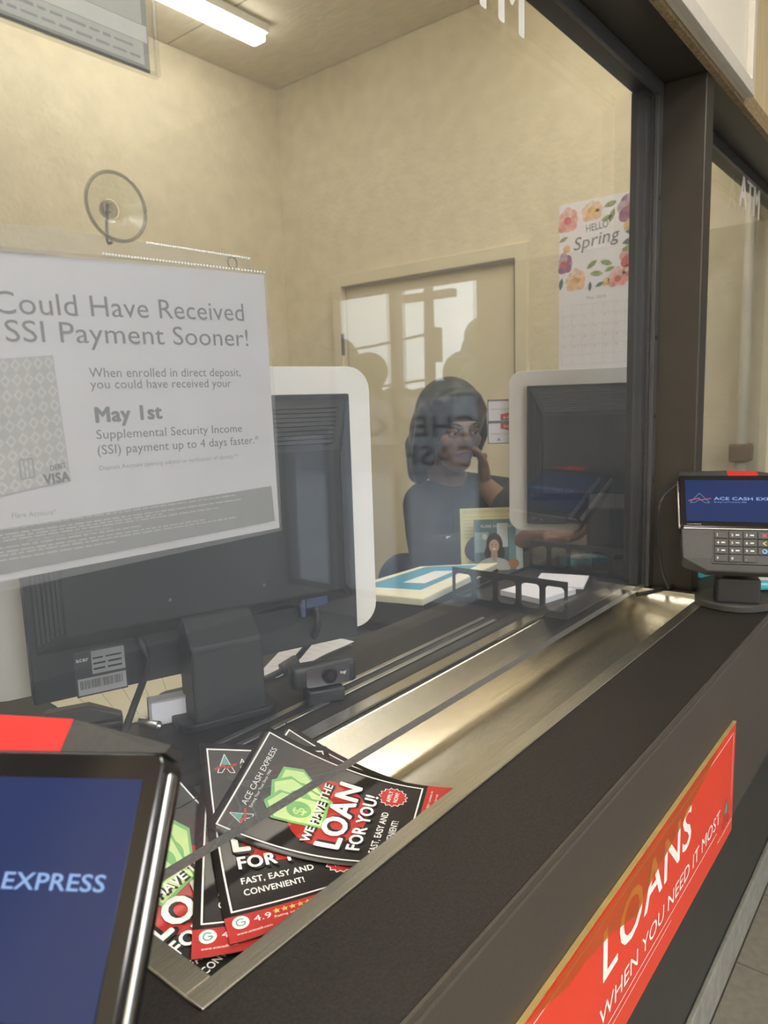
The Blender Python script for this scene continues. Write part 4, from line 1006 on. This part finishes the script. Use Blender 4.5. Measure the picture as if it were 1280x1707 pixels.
R('photo_shelf', PR('blue_grey', (.30, .40, .44)), 1, .02, .30, .35, .75); R('leaflet_edge', PR('pale_blue', (.62, .72, .74)), 1, .87, 1, 0, 1)
E('photo_lamp', PR('cream', (.75, .68, .50)), 2, .22, .66, .05, .06)
E('photo_hair', PR('hair', (.035, .02, .015)), 2, .42, .50, .17, .24); E('photo_hair', PR('hair', (.035, .02, .015)), 2, .42, .34, .21, .22)
E('photo_blouse', PR('blouse', (.62, .62, .58)), 3, .40, .06, .34, .20); E('photo_neck', PR('skin', (.60, .36, .25)), 3, .41, .29, .07, .12); E('photo_face', PR('skin', (.60, .36, .25)), 4, .41, .47, .105, .14)
E('photo_smile', WHITEINK, 5, .41, .415, .045, .014); E('photo_eye', INKBLK, 5, .37, .50, .016, .010); E('photo_eye', INKBLK, 5, .45, .50, .016, .010)
E('photo_pot', PR('terracotta', (.55, .20, .08)), 3, .80, .12, .12, .10)
sh.text('photo_lettering', WHITEINK, 5, 'FLARE ACCOUNT', (wd*.15, hg*.84), (wd*.80, hg*.84), hg*.055)
sh.build(t)
t, L, wd, hg = standing('small_white_card', 'small white and lilac card standing left of the yellow form', 'card', (745, 938), (775, 940), -.0595, 44, PAPER)
sh = Sheet(planeS(L), .0003); sh.rect('lilac_band', mat('lilac_ink', (.42, .40, .62), .6, noise=.03), 0, .0, wd, hg*.3, hg*.75); sh.fine('print_lettering', WHITEINK, 1, (wd*.1, hg*.48), (wd*.8, hg*.48), hg*.10); sh.build(t)
# goals card taped to the edge of the far board
gp = at(813, 740, 1.80); gq = at(860, 738, 1.80); x_ = (gq-gp); x_.z = 0
M = frame3(gp, x_, (0, 0, 1)); g_ = thing('goals_card', 'white 2024 goals card with red tabs sticking out behind the far monitor board', 'card', M=Matrix.Translation(gp)); L = Matrix.Translation(-gp) @ M
gw, gh = x_.length*1.15, 76*1.7/FOC
B().box(0, gw, 0, gh, -.002, 0, L).done('card_back', INKGREY, g_)
sh = Sheet(planeS(L), .0004); TABR = mat('tab_red', (.60, .06, .07), .5, noise=.04)
for k in range(2):
    y0_ = .02*gh+k*.50*gh; sh.poly('white_panel', PAPER, 0, rrect(.03*gw, gw*.99, y0_, y0_+gh*.44, gh*.03))
sh.poly('red_tab', TABR, 1, [(.40*gw, .46*gh), (.95*gw, .46*gh), (.95*gw, .34*gh), (.68*gw, .30*gh), (.40*gw, .34*gh)]); sh.poly('red_tab', TABR, 1, [(.40*gw, .53*gh), (.95*gw, .53*gh), (.95*gw, .66*gh), (.68*gw, .70*gh), (.40*gw, .66*gh)])
sh.text('tab_lettering', WHITEINK, 2, '2024', (.48*gw, .365*gh), (.88*gw, .365*gh), gh*.06, .02); sh.text('tab_lettering', WHITEINK, 2, '2024', (.88*gw, .615*gh), (.48*gw, .615*gh), gh*.06, .02)
sh.text('print_lettering', INKMID, 2, 'OPERATIONAL', (.08*gw, .20*gh), (.82*gw, .20*gh), gh*.045); sh.text('print_lettering', INKMID, 2, 'OPERATIONAL', (.90*gw, .80*gh), (.10*gw, .80*gh), gh*.045)
sh.text('print_lettering', INKBLK, 2, 'A', (.28*gw, .06*gh), (.40*gw, .06*gh), gh*.08)
sh.build(g_)

# wall calendar
cx_ = XF-.002
c0, c1 = onX(932, 491.6, cx_), onX(1075, 467, cx_)
cw = .305; cz = (c0.z+c1.z)/2; ctp = onX(932, 343, cx_).z
cal = thing('wall_calendar', 'floral Hello Spring wall calendar open at May 2025', 'calendar', (cx_, c0.y-cw/2, cz-.3))
CM = frame3((cx_-.002, c0.y, cz), (0, -1, 0), (0, 0, 1))
ph_ = ctp-cz
B().box(0, cw, 0, ph_, -.0015, 0, CM).done('picture_page', PAPER, cal, True); B().box(0, cw, -ph_*.98, -.0005, -.0015, 0, CM).done('month_page', PAPER, cal, True)
sh = Sheet(planeS(CM), .0003)
W_ = lambda nm, c: mat('watercolour_'+nm, c, .7, noise=.25, nscale=45)
pink, purp, peach, gold_, leaf, sage, rose = W_('pink', (.78, .36, .32)), W_('purple', (.34, .17, .28)), W_('peach', (.80, .52, .34)), W_('gold', (.78, .50, .16)), W_('leaf', (.30, .38, .16)), W_('slate', (.16, .20, .20)), W_('rose', (.62, .15, .15))
WASH = {m_.name: mat(m_.name+'_pale', tuple(min(1, c_*.65+.28) for c_ in m_.node_tree.nodes['Principled BSDF'].inputs['Base Color'].default_value[:3]), .7, noise=.2, nscale=60) for m_ in (pink, purp, peach, gold_, rose)}
def bloom(cx, cy, r, c1_, c2_):
    r *= 1.35
    for k in range(8): sh.poly('blossom', c1_ if k % 2 else WASH[c1_.name], k % 3, ell(min(max(cx+.40*r*math.cos(k*.785), .28*r), 1-.28*r)*cw, min(max(cy+.40*r*math.sin(k*.785), .28*r), .93-.0)*cw, (.36+.1*(k % 3))*r*cw*.7, .30*r*cw, 14, k*.785))
    sh.poly('blossom_centre', c2_, 4, ell(cx*cw, cy*cw, .25*r*cw, .22*r*cw, 12))
def leaf_(cx, cy, l, a, c_): 
    sh.poly('leaf', c_, 3, [(cx*cw+(x*math.cos(a)-y*math.sin(a))*l*cw, cy*cw+(x*math.sin(a)+y*math.cos(a))*l*cw) for x, y in ((-.5, 0), (-.2, .17), (.15, .19), (.5, 0), (.15, -.17), (-.2, -.15))])
for q in ((.11, .83, .15, pink, rose), (.42, .90, .14, peach, gold_), (.90, .86, .19, purp, rose), (.06, .33, .13, purp, rose), (.90, .32, .15, rose, purp), (.22, .12, .14, peach, gold_), (.74, .08, .13, pink, rose), (.86, .12, .10, pink, rose), (.10, .50, .05, gold_, peach), (.86, .66, .07, gold_, peach), (.60, .06, .05, gold_, peach)): bloom(*q)
for q in ((.64, .93, .16, .2, leaf), (.66, .80, .17, 1.2, leaf), (.60, .78, .15, .3, leaf), (.06, .62, .13, .4, leaf), (.90, .58, .17, -.1, sage), (.88, .48, .2, .15, sage), (.88, .40, .2, 0, leaf), (.42, .28, .16, .6, leaf), (.48, .17, .17, -.1, leaf), (.60, .28, .16, -.3, leaf), (.64, .20, .13, .3, leaf), (.03, .10, .15, 1.4, sage), (.40, .03, .12, 1.5, sage), (.52, .04, .12, .4, sage)): leaf_(*q)
sh.text('calendar_lettering', INKGREY, 5, 'HELLO', (.35*cw, .66*cw), (.62*cw, .68*cw), .085*cw, -.002)
sh.text('calendar_lettering', INKGREY, 5, 'Spring', (.19*cw, .47*cw), (.74*cw, .52*cw), .15*cw, 0, .25)
sh.text('month_lettering', INKMID, 0, 'May 2025', (.36*cw, -.115*cw), (.60*cw, -.115*cw), .035*cw)
for k in range(8): sh.line('grid_line', INKLIGHT, 0, (.04*cw+.92*cw*k/7, -.17*cw), (.04*cw+.92*cw*k/7, -.88*cw), .0010)
for k in range(7):
    zz = -.17*cw-.71*cw*k/6; sh.line('grid_line', INKLIGHT, 0, (.04*cw, zz), (.96*cw, zz), .0010)
    if 0 < k < 6:
        for j in range(7):
            d = (k-1)*7+j-3
            if 1 <= d <= 31: sh.text('day_number', INKMID, 0, str(d), (.04*cw+.92*cw*j/7+.006, zz+.085*cw), None, .022*cw)
sh.build(cal, True)
# white conduit pipe in front of the far wall, seen through the right pane
pp0, pp1 = onX(1252, 380, XF-.05), onX(1233, 770, XF-.05)
pp = thing('white_pipe', 'white vertical pipe against the far wall behind the right pane', 'pipe', (XF-.05, pp1.y, ZF))
B().cyl((XF-.05, pp1.y, ZF), (XF-.05, pp0.y, ZC), .016, n=18).done('pipe', mat('white_pipe_paint', (.82, .76, .62), .5, noise=.05), pp, True, smooth=True)
bz = onX(1240, 755, XF-.05).z
B().box(XF-.08, XF-.001, pp1.y-.03, pp1.y+.03, bz-.03, bz+.03).done('clamp', mat('clamp_brown', (.25, .17, .10), .6, noise=.2, nscale=30), pp, True, bevel=.008)

# ================================================================== THE TELLER
HD = at(752, 716, 2.10)
fwd = Vector((-.52, -.84, -.12)).normalized(); upv = Vector((.02, .04, 1)); rgt = fwd.cross(upv).normalized(); upv = rgt.cross(fwd)   # rgt = person's right side? (points to image right)
HM = Matrix((rgt, fwd, upv)).transposed().to_4x4(); HM.translation = HD    # local: x to image right, y towards the face, z up
def H(x, y, z): return HM @ Vector((-x, y, z))      # x towards the image right
HR = HM.to_3x3().to_4x4()
SKIN = mat('skin', (.27, .155, .105), .5, noise=.06, nscale=30)
SHIRT = mat('dark_shirt', (.020, .023, .030), .8, noise=.2, nscale=60, bump=.2, bscale=30)
HAIR = mat('black_hair', (.012, .010, .010), .38, noise=.3, nscale=80, stretch=(6, 6, .6), bump=.3, bscale=90)
JEANS = mat('navy_trousers', (.020, .028, .060), .8, noise=.15, nscale=50)
def remesh(b, vox, name, mt, parent, smooth_it=6):
    bmesh.ops.recalc_face_normals(b.bm, faces=b.bm.faces)
    me = bpy.data.meshes.new(name); b.bm.to_mesh(me); b.bm.free()
    o = bpy.data.objects.new(name, me); COL.objects.link(o)
    r = o.modifiers.new('r', 'REMESH'); r.mode = 'VOXEL'; r.voxel_size = vox
    s = o.modifiers.new('s', 'SMOOTH'); s.factor = .5; s.iterations = smooth_it
    dg = bpy.context.evaluated_depsgraph_get(); nm = bpy.data.meshes.new_from_object(o.evaluated_get(dg))
    bpy.data.objects.remove(o); bpy.data.meshes.remove(me); nm.materials.clear(); nm.name = name
    return link(name, nm, mt, parent, True, True)
def limb(b, pts):
    for (p, r), (p2, r2) in zip(pts[:-1], pts[1:]):
        b.cyl(p, p2, r, r2, 18); b.sph(p, r, u=18, v=12)
    b.sph(pts[-1][0], pts[-1][1], u=18, v=12)
per = thing('person', 'person in a dark top with black hair, seated, resting chin on hand', 'person', (HD.x+.05, HD.y+.06, ZF))
shL, shR = at(862, 838, 2.14), at(712, 842, 2.16)           # image-right and image-left shoulder
elL, elR = at(866, 868, 1.97), at(716, 930, 2.00)
wrL = H(.080, .070, -.155); wrR = at(900, 893, 1.86)
chest = (shL+shR)/2+Vector((.05, .06, -.10)); hip = chest+Vector((.04, .06, -.29))
body = B()
# head: cranium, face, jaw, nose, brow, lips, ears, neck
body.sph(H(0, -.012, .030), 1, (.076, .094, .092), HR, 28, 18)
body.sph(H(0, .028, -.028), 1, (.060, .064, .080), HR, 24, 16)
body.sph(H(0, .050, -.083), 1, (.036, .040, .030), HR, 20, 12)
body.sph(H(0, .084, .026), 1, (.046, .012, .012), HR, 16, 10)
limb(body, [(H(0, .088, .022), .008), (H(0, .106, -.018), .011)]); body.sph(H(-.011, .094, -.022), .008); body.sph(H(.011, .094, -.022), .008)
body.sph(H(0, .086, -.048), 1, (.022, .010, .006), HR); body.sph(H(0, .085, -.057), 1, (.019, .010, .007), HR)
for s_ in (-1, 1):
    body.sph(H(s_*.040, .066, -.020), 1, (.022, .020, .022), HR); body.sph(H(s_*.076, -.005, -.010), 1, (.010, .020, .030), HR)
limb(body, [(H(0, -.015, -.060), .050), (H(0, -.045, -.130), .050), (chest+Vector((0, 0, .11)), .055)])
# arms and hands (bare forearms)
limb(body, [(elL, .040), (elL.lerp(wrL, .35), .039), (wrL, .026)])
limb(body, [(elR, .042), (elR.lerp(wrR, .4), .040), (wrR, .027)])
def hand(b, w_, tgt, side, curl, ln=.085):
    d = (tgt-w_).normalized(); pl = w_+d*ln*.55
    a = side.normalized(); n_ = d.cross(a).normalized()
    K = Matrix((a, d, n_)).transposed().to_4x4()
    b.sph(w_+d*ln*.50, 1, (.038, ln*.60, .016), K, 18, 12)
    for k, l in enumerate((.070, .080, .074, .058)):
        o_ = (-.027+.018*k); p0 = w_+d*ln*.90+a*o_; p1 = p0+(d*math.cos(curl*.5)+n_*math.sin(curl*.5))*l*.45; p2 = p1+(d*math.cos(curl)+n_*math.sin(curl))*l*.32; p3 = p2+(d*math.cos(curl*1.5)+n_*math.sin(curl*1.5))*l*.25
        limb(b, [(p0, .0092), (p1, .0086), (p2, .0078), (p3, .0068)])
    q0 = w_+d*ln*.30-a*.028; q1 = q0+(d*.7-a*.7+n_*.3)*.035; q2 = q1+(d*.9-a*.25+n_*.3)*.030
    limb(b, [(q0, .0125), (q1, .0105), (q2, .0085)])
hand(body, wrL, H(.066, .066, -.05), (HM.to_3x3() @ Vector((.25, 1, 0))), -.75, .080)
hand(body, wrR, at(975, 890, 1.80), Vector((0, 0, .25))+Vector((.75, .4, 0)), .55, .085)
bo = remesh(body, .0042, 'body', SKIN, per, 5)
# clothes
cl = B()
cl.sph(chest, 1, (.175, .120, .175), Matrix.Rotation(math.atan2((shL-shR).y, (shL-shR).x), 4, 'Z'), 28, 18)
cl.sph(chest+Vector((.01, .01, -.16)), 1, (.160, .120, .19), Matrix.Rotation(math.atan2((shL-shR).y, (shL-shR).x), 4, 'Z'), 28, 18)
limb(cl, [(shR, .070), (chest+Vector((0, 0, .115)), .075), (shL, .070)])
limb(cl, [(shL, .072), (elL+Vector((.02, .03, .02)), .062)])
limb(cl, [(shR, .074), (shR.lerp(elR, .55), .066), (elR, .056)]); limb(cl, [(elR, .056), (elR.lerp(wrR, .55), .050)])
remesh(cl, .007, 'shirt', SHIRT, per, 8)
tr_ = B(); kn = at(668, 985, 1.72); kn2 = kn+Vector((.30, -.10, 0))
limb(tr_, [(hip, .15), (hip+Vector((-.04, -.02, .02)), .14)])
ankle = Vector((kn.x+.15, kn.y+.25, ZF+.12))
kneeA = at(676, 968, 2.06); kneeB = hip+Vector((-.22, -.16, .02))
footA = Vector((kneeA.x+.04, kneeA.y+.04, ZF+.10)); footB = Vector((kneeB.x+.12, .95, ZF+.10))
limb(tr_, [(hip+Vector((-.02, .09, 0)), .105), (kneeA, .080), (footA, .050)]); limb(tr_, [(hip+Vector((-.02, -.03, 0)), .105), (kneeB+Vector((0, .12, .03)), .080), (footB, .050)])
remesh(tr_, .010, 'trousers', JEANS, per, 6)
for f in (footA, footB): B().box(f.x-.16, f.x+.07, f.y-.045, f.y+.045, ZF+.001, ZF+.10, None, bev=.03, seg=3).done('shoe', BLACKPL, per, True, smooth=True)
# hair: cap, fringe, side fall
hb_ = B()
hb_.sph(H(0, -.018, .042), 1, (.098, .110, .107), HR, 28, 18)
hb_.sph(H(-.010, -.060, -.020), 1, (.092, .075, .120), HR, 24, 16)
limb(hb_, [(H(-.080, .010, .050), .030), (H(-.094, .012, -.030), .028), (H(-.092, -.010, -.100), .030), (H(-.080, -.030, -.150), .018)])
limb(hb_, [(H(.080, .000, .050), .028), (H(.092, -.002, -.020), .025), (H(.088, -.02, -.070), .020)])
limb(hb_, [(H(-.062, .050, .082), .024), (H(-.02, .060, .098), .024), (H(.042, .052, .092), .024), (H(.076, .022, .055), .024)])
limb(hb_, [(H(-.055, .068, .080), .018), (H(-.080, .045, .02), .020), (H(-.088, .03, -.05), .020)])
limb(hb_, [(H(-.05, -.10, -.06), .05), (H(-.06, -.09, -.14), .035)])
remesh(hb_, .0055, 'hair', HAIR, per, 14)
EW = mat('eye_white', (.62, .58, .54), .3, noise=.02)
for s_ in (-1, 1):
    ey = B().sph(H(s_*.031, .0765, .004), .0105, u=16, v=10).done('eye', EW, per, True, smooth=True)
    B().sph(H(s_*.031+.003, .0835, .002), .0056, u=12, v=8).done('iris', INKBLK, ey, True, smooth=True)
    B().sph(H(s_*.031, .0775, .0095), 1, (.0155, .0115, .0072), HR, 16, 10).done('eyelid', SKIN, ey, True, smooth=True)
    B().sph(H(s_*.031, .0775, -.0060), 1, (.0150, .0105, .0060), HR, 16, 10).done('eyelid', SKIN, ey, True, smooth=True)
    B().tube([H(s_*.016, .095, .024), H(s_*.032, .094, .030), H(s_*.050, .080, .026)], .0028, 8).done('eyebrow', HAIR, per, True, smooth=True)
B().tube([H(-.022, .091, -.052), H(-.008, .097, -.049), H(.008, .097, -.049), H(.022, .091, -.052)], .0042, 8).done('lips', mat('lips', (.30, .11, .09), .45, noise=.05), per, True, smooth=True)
# stool
sc = thing('stool', 'dark upholstered stool the seated person rests on', 'stool', (hip.x, hip.y, ZF))
zs_ = hip.z-.135
B().lathe([(.002, zs_-.07), (.19, zs_-.07), (.205, zs_-.05), (.20, zs_-.01), (.17, zs_), (.002, zs_)], Matrix.Translation((hip.x, hip.y, 0))).done('seat', mat('stool_vinyl', (.03, .03, .035), .5, noise=.1), sc, True, smooth=True)
B().cyl((hip.x, hip.y, ZF+.03), (hip.x, hip.y, zs_-.07), .03).done('post', ALU, sc, True, smooth=True)
B().lathe([(.002, 0), (.23, 0), (.23, .015), (.05, .035), (.002, .035)], Matrix.Translation((hip.x, hip.y, ZF+.0005))).done('base', ALU, sc, True, angle=40)
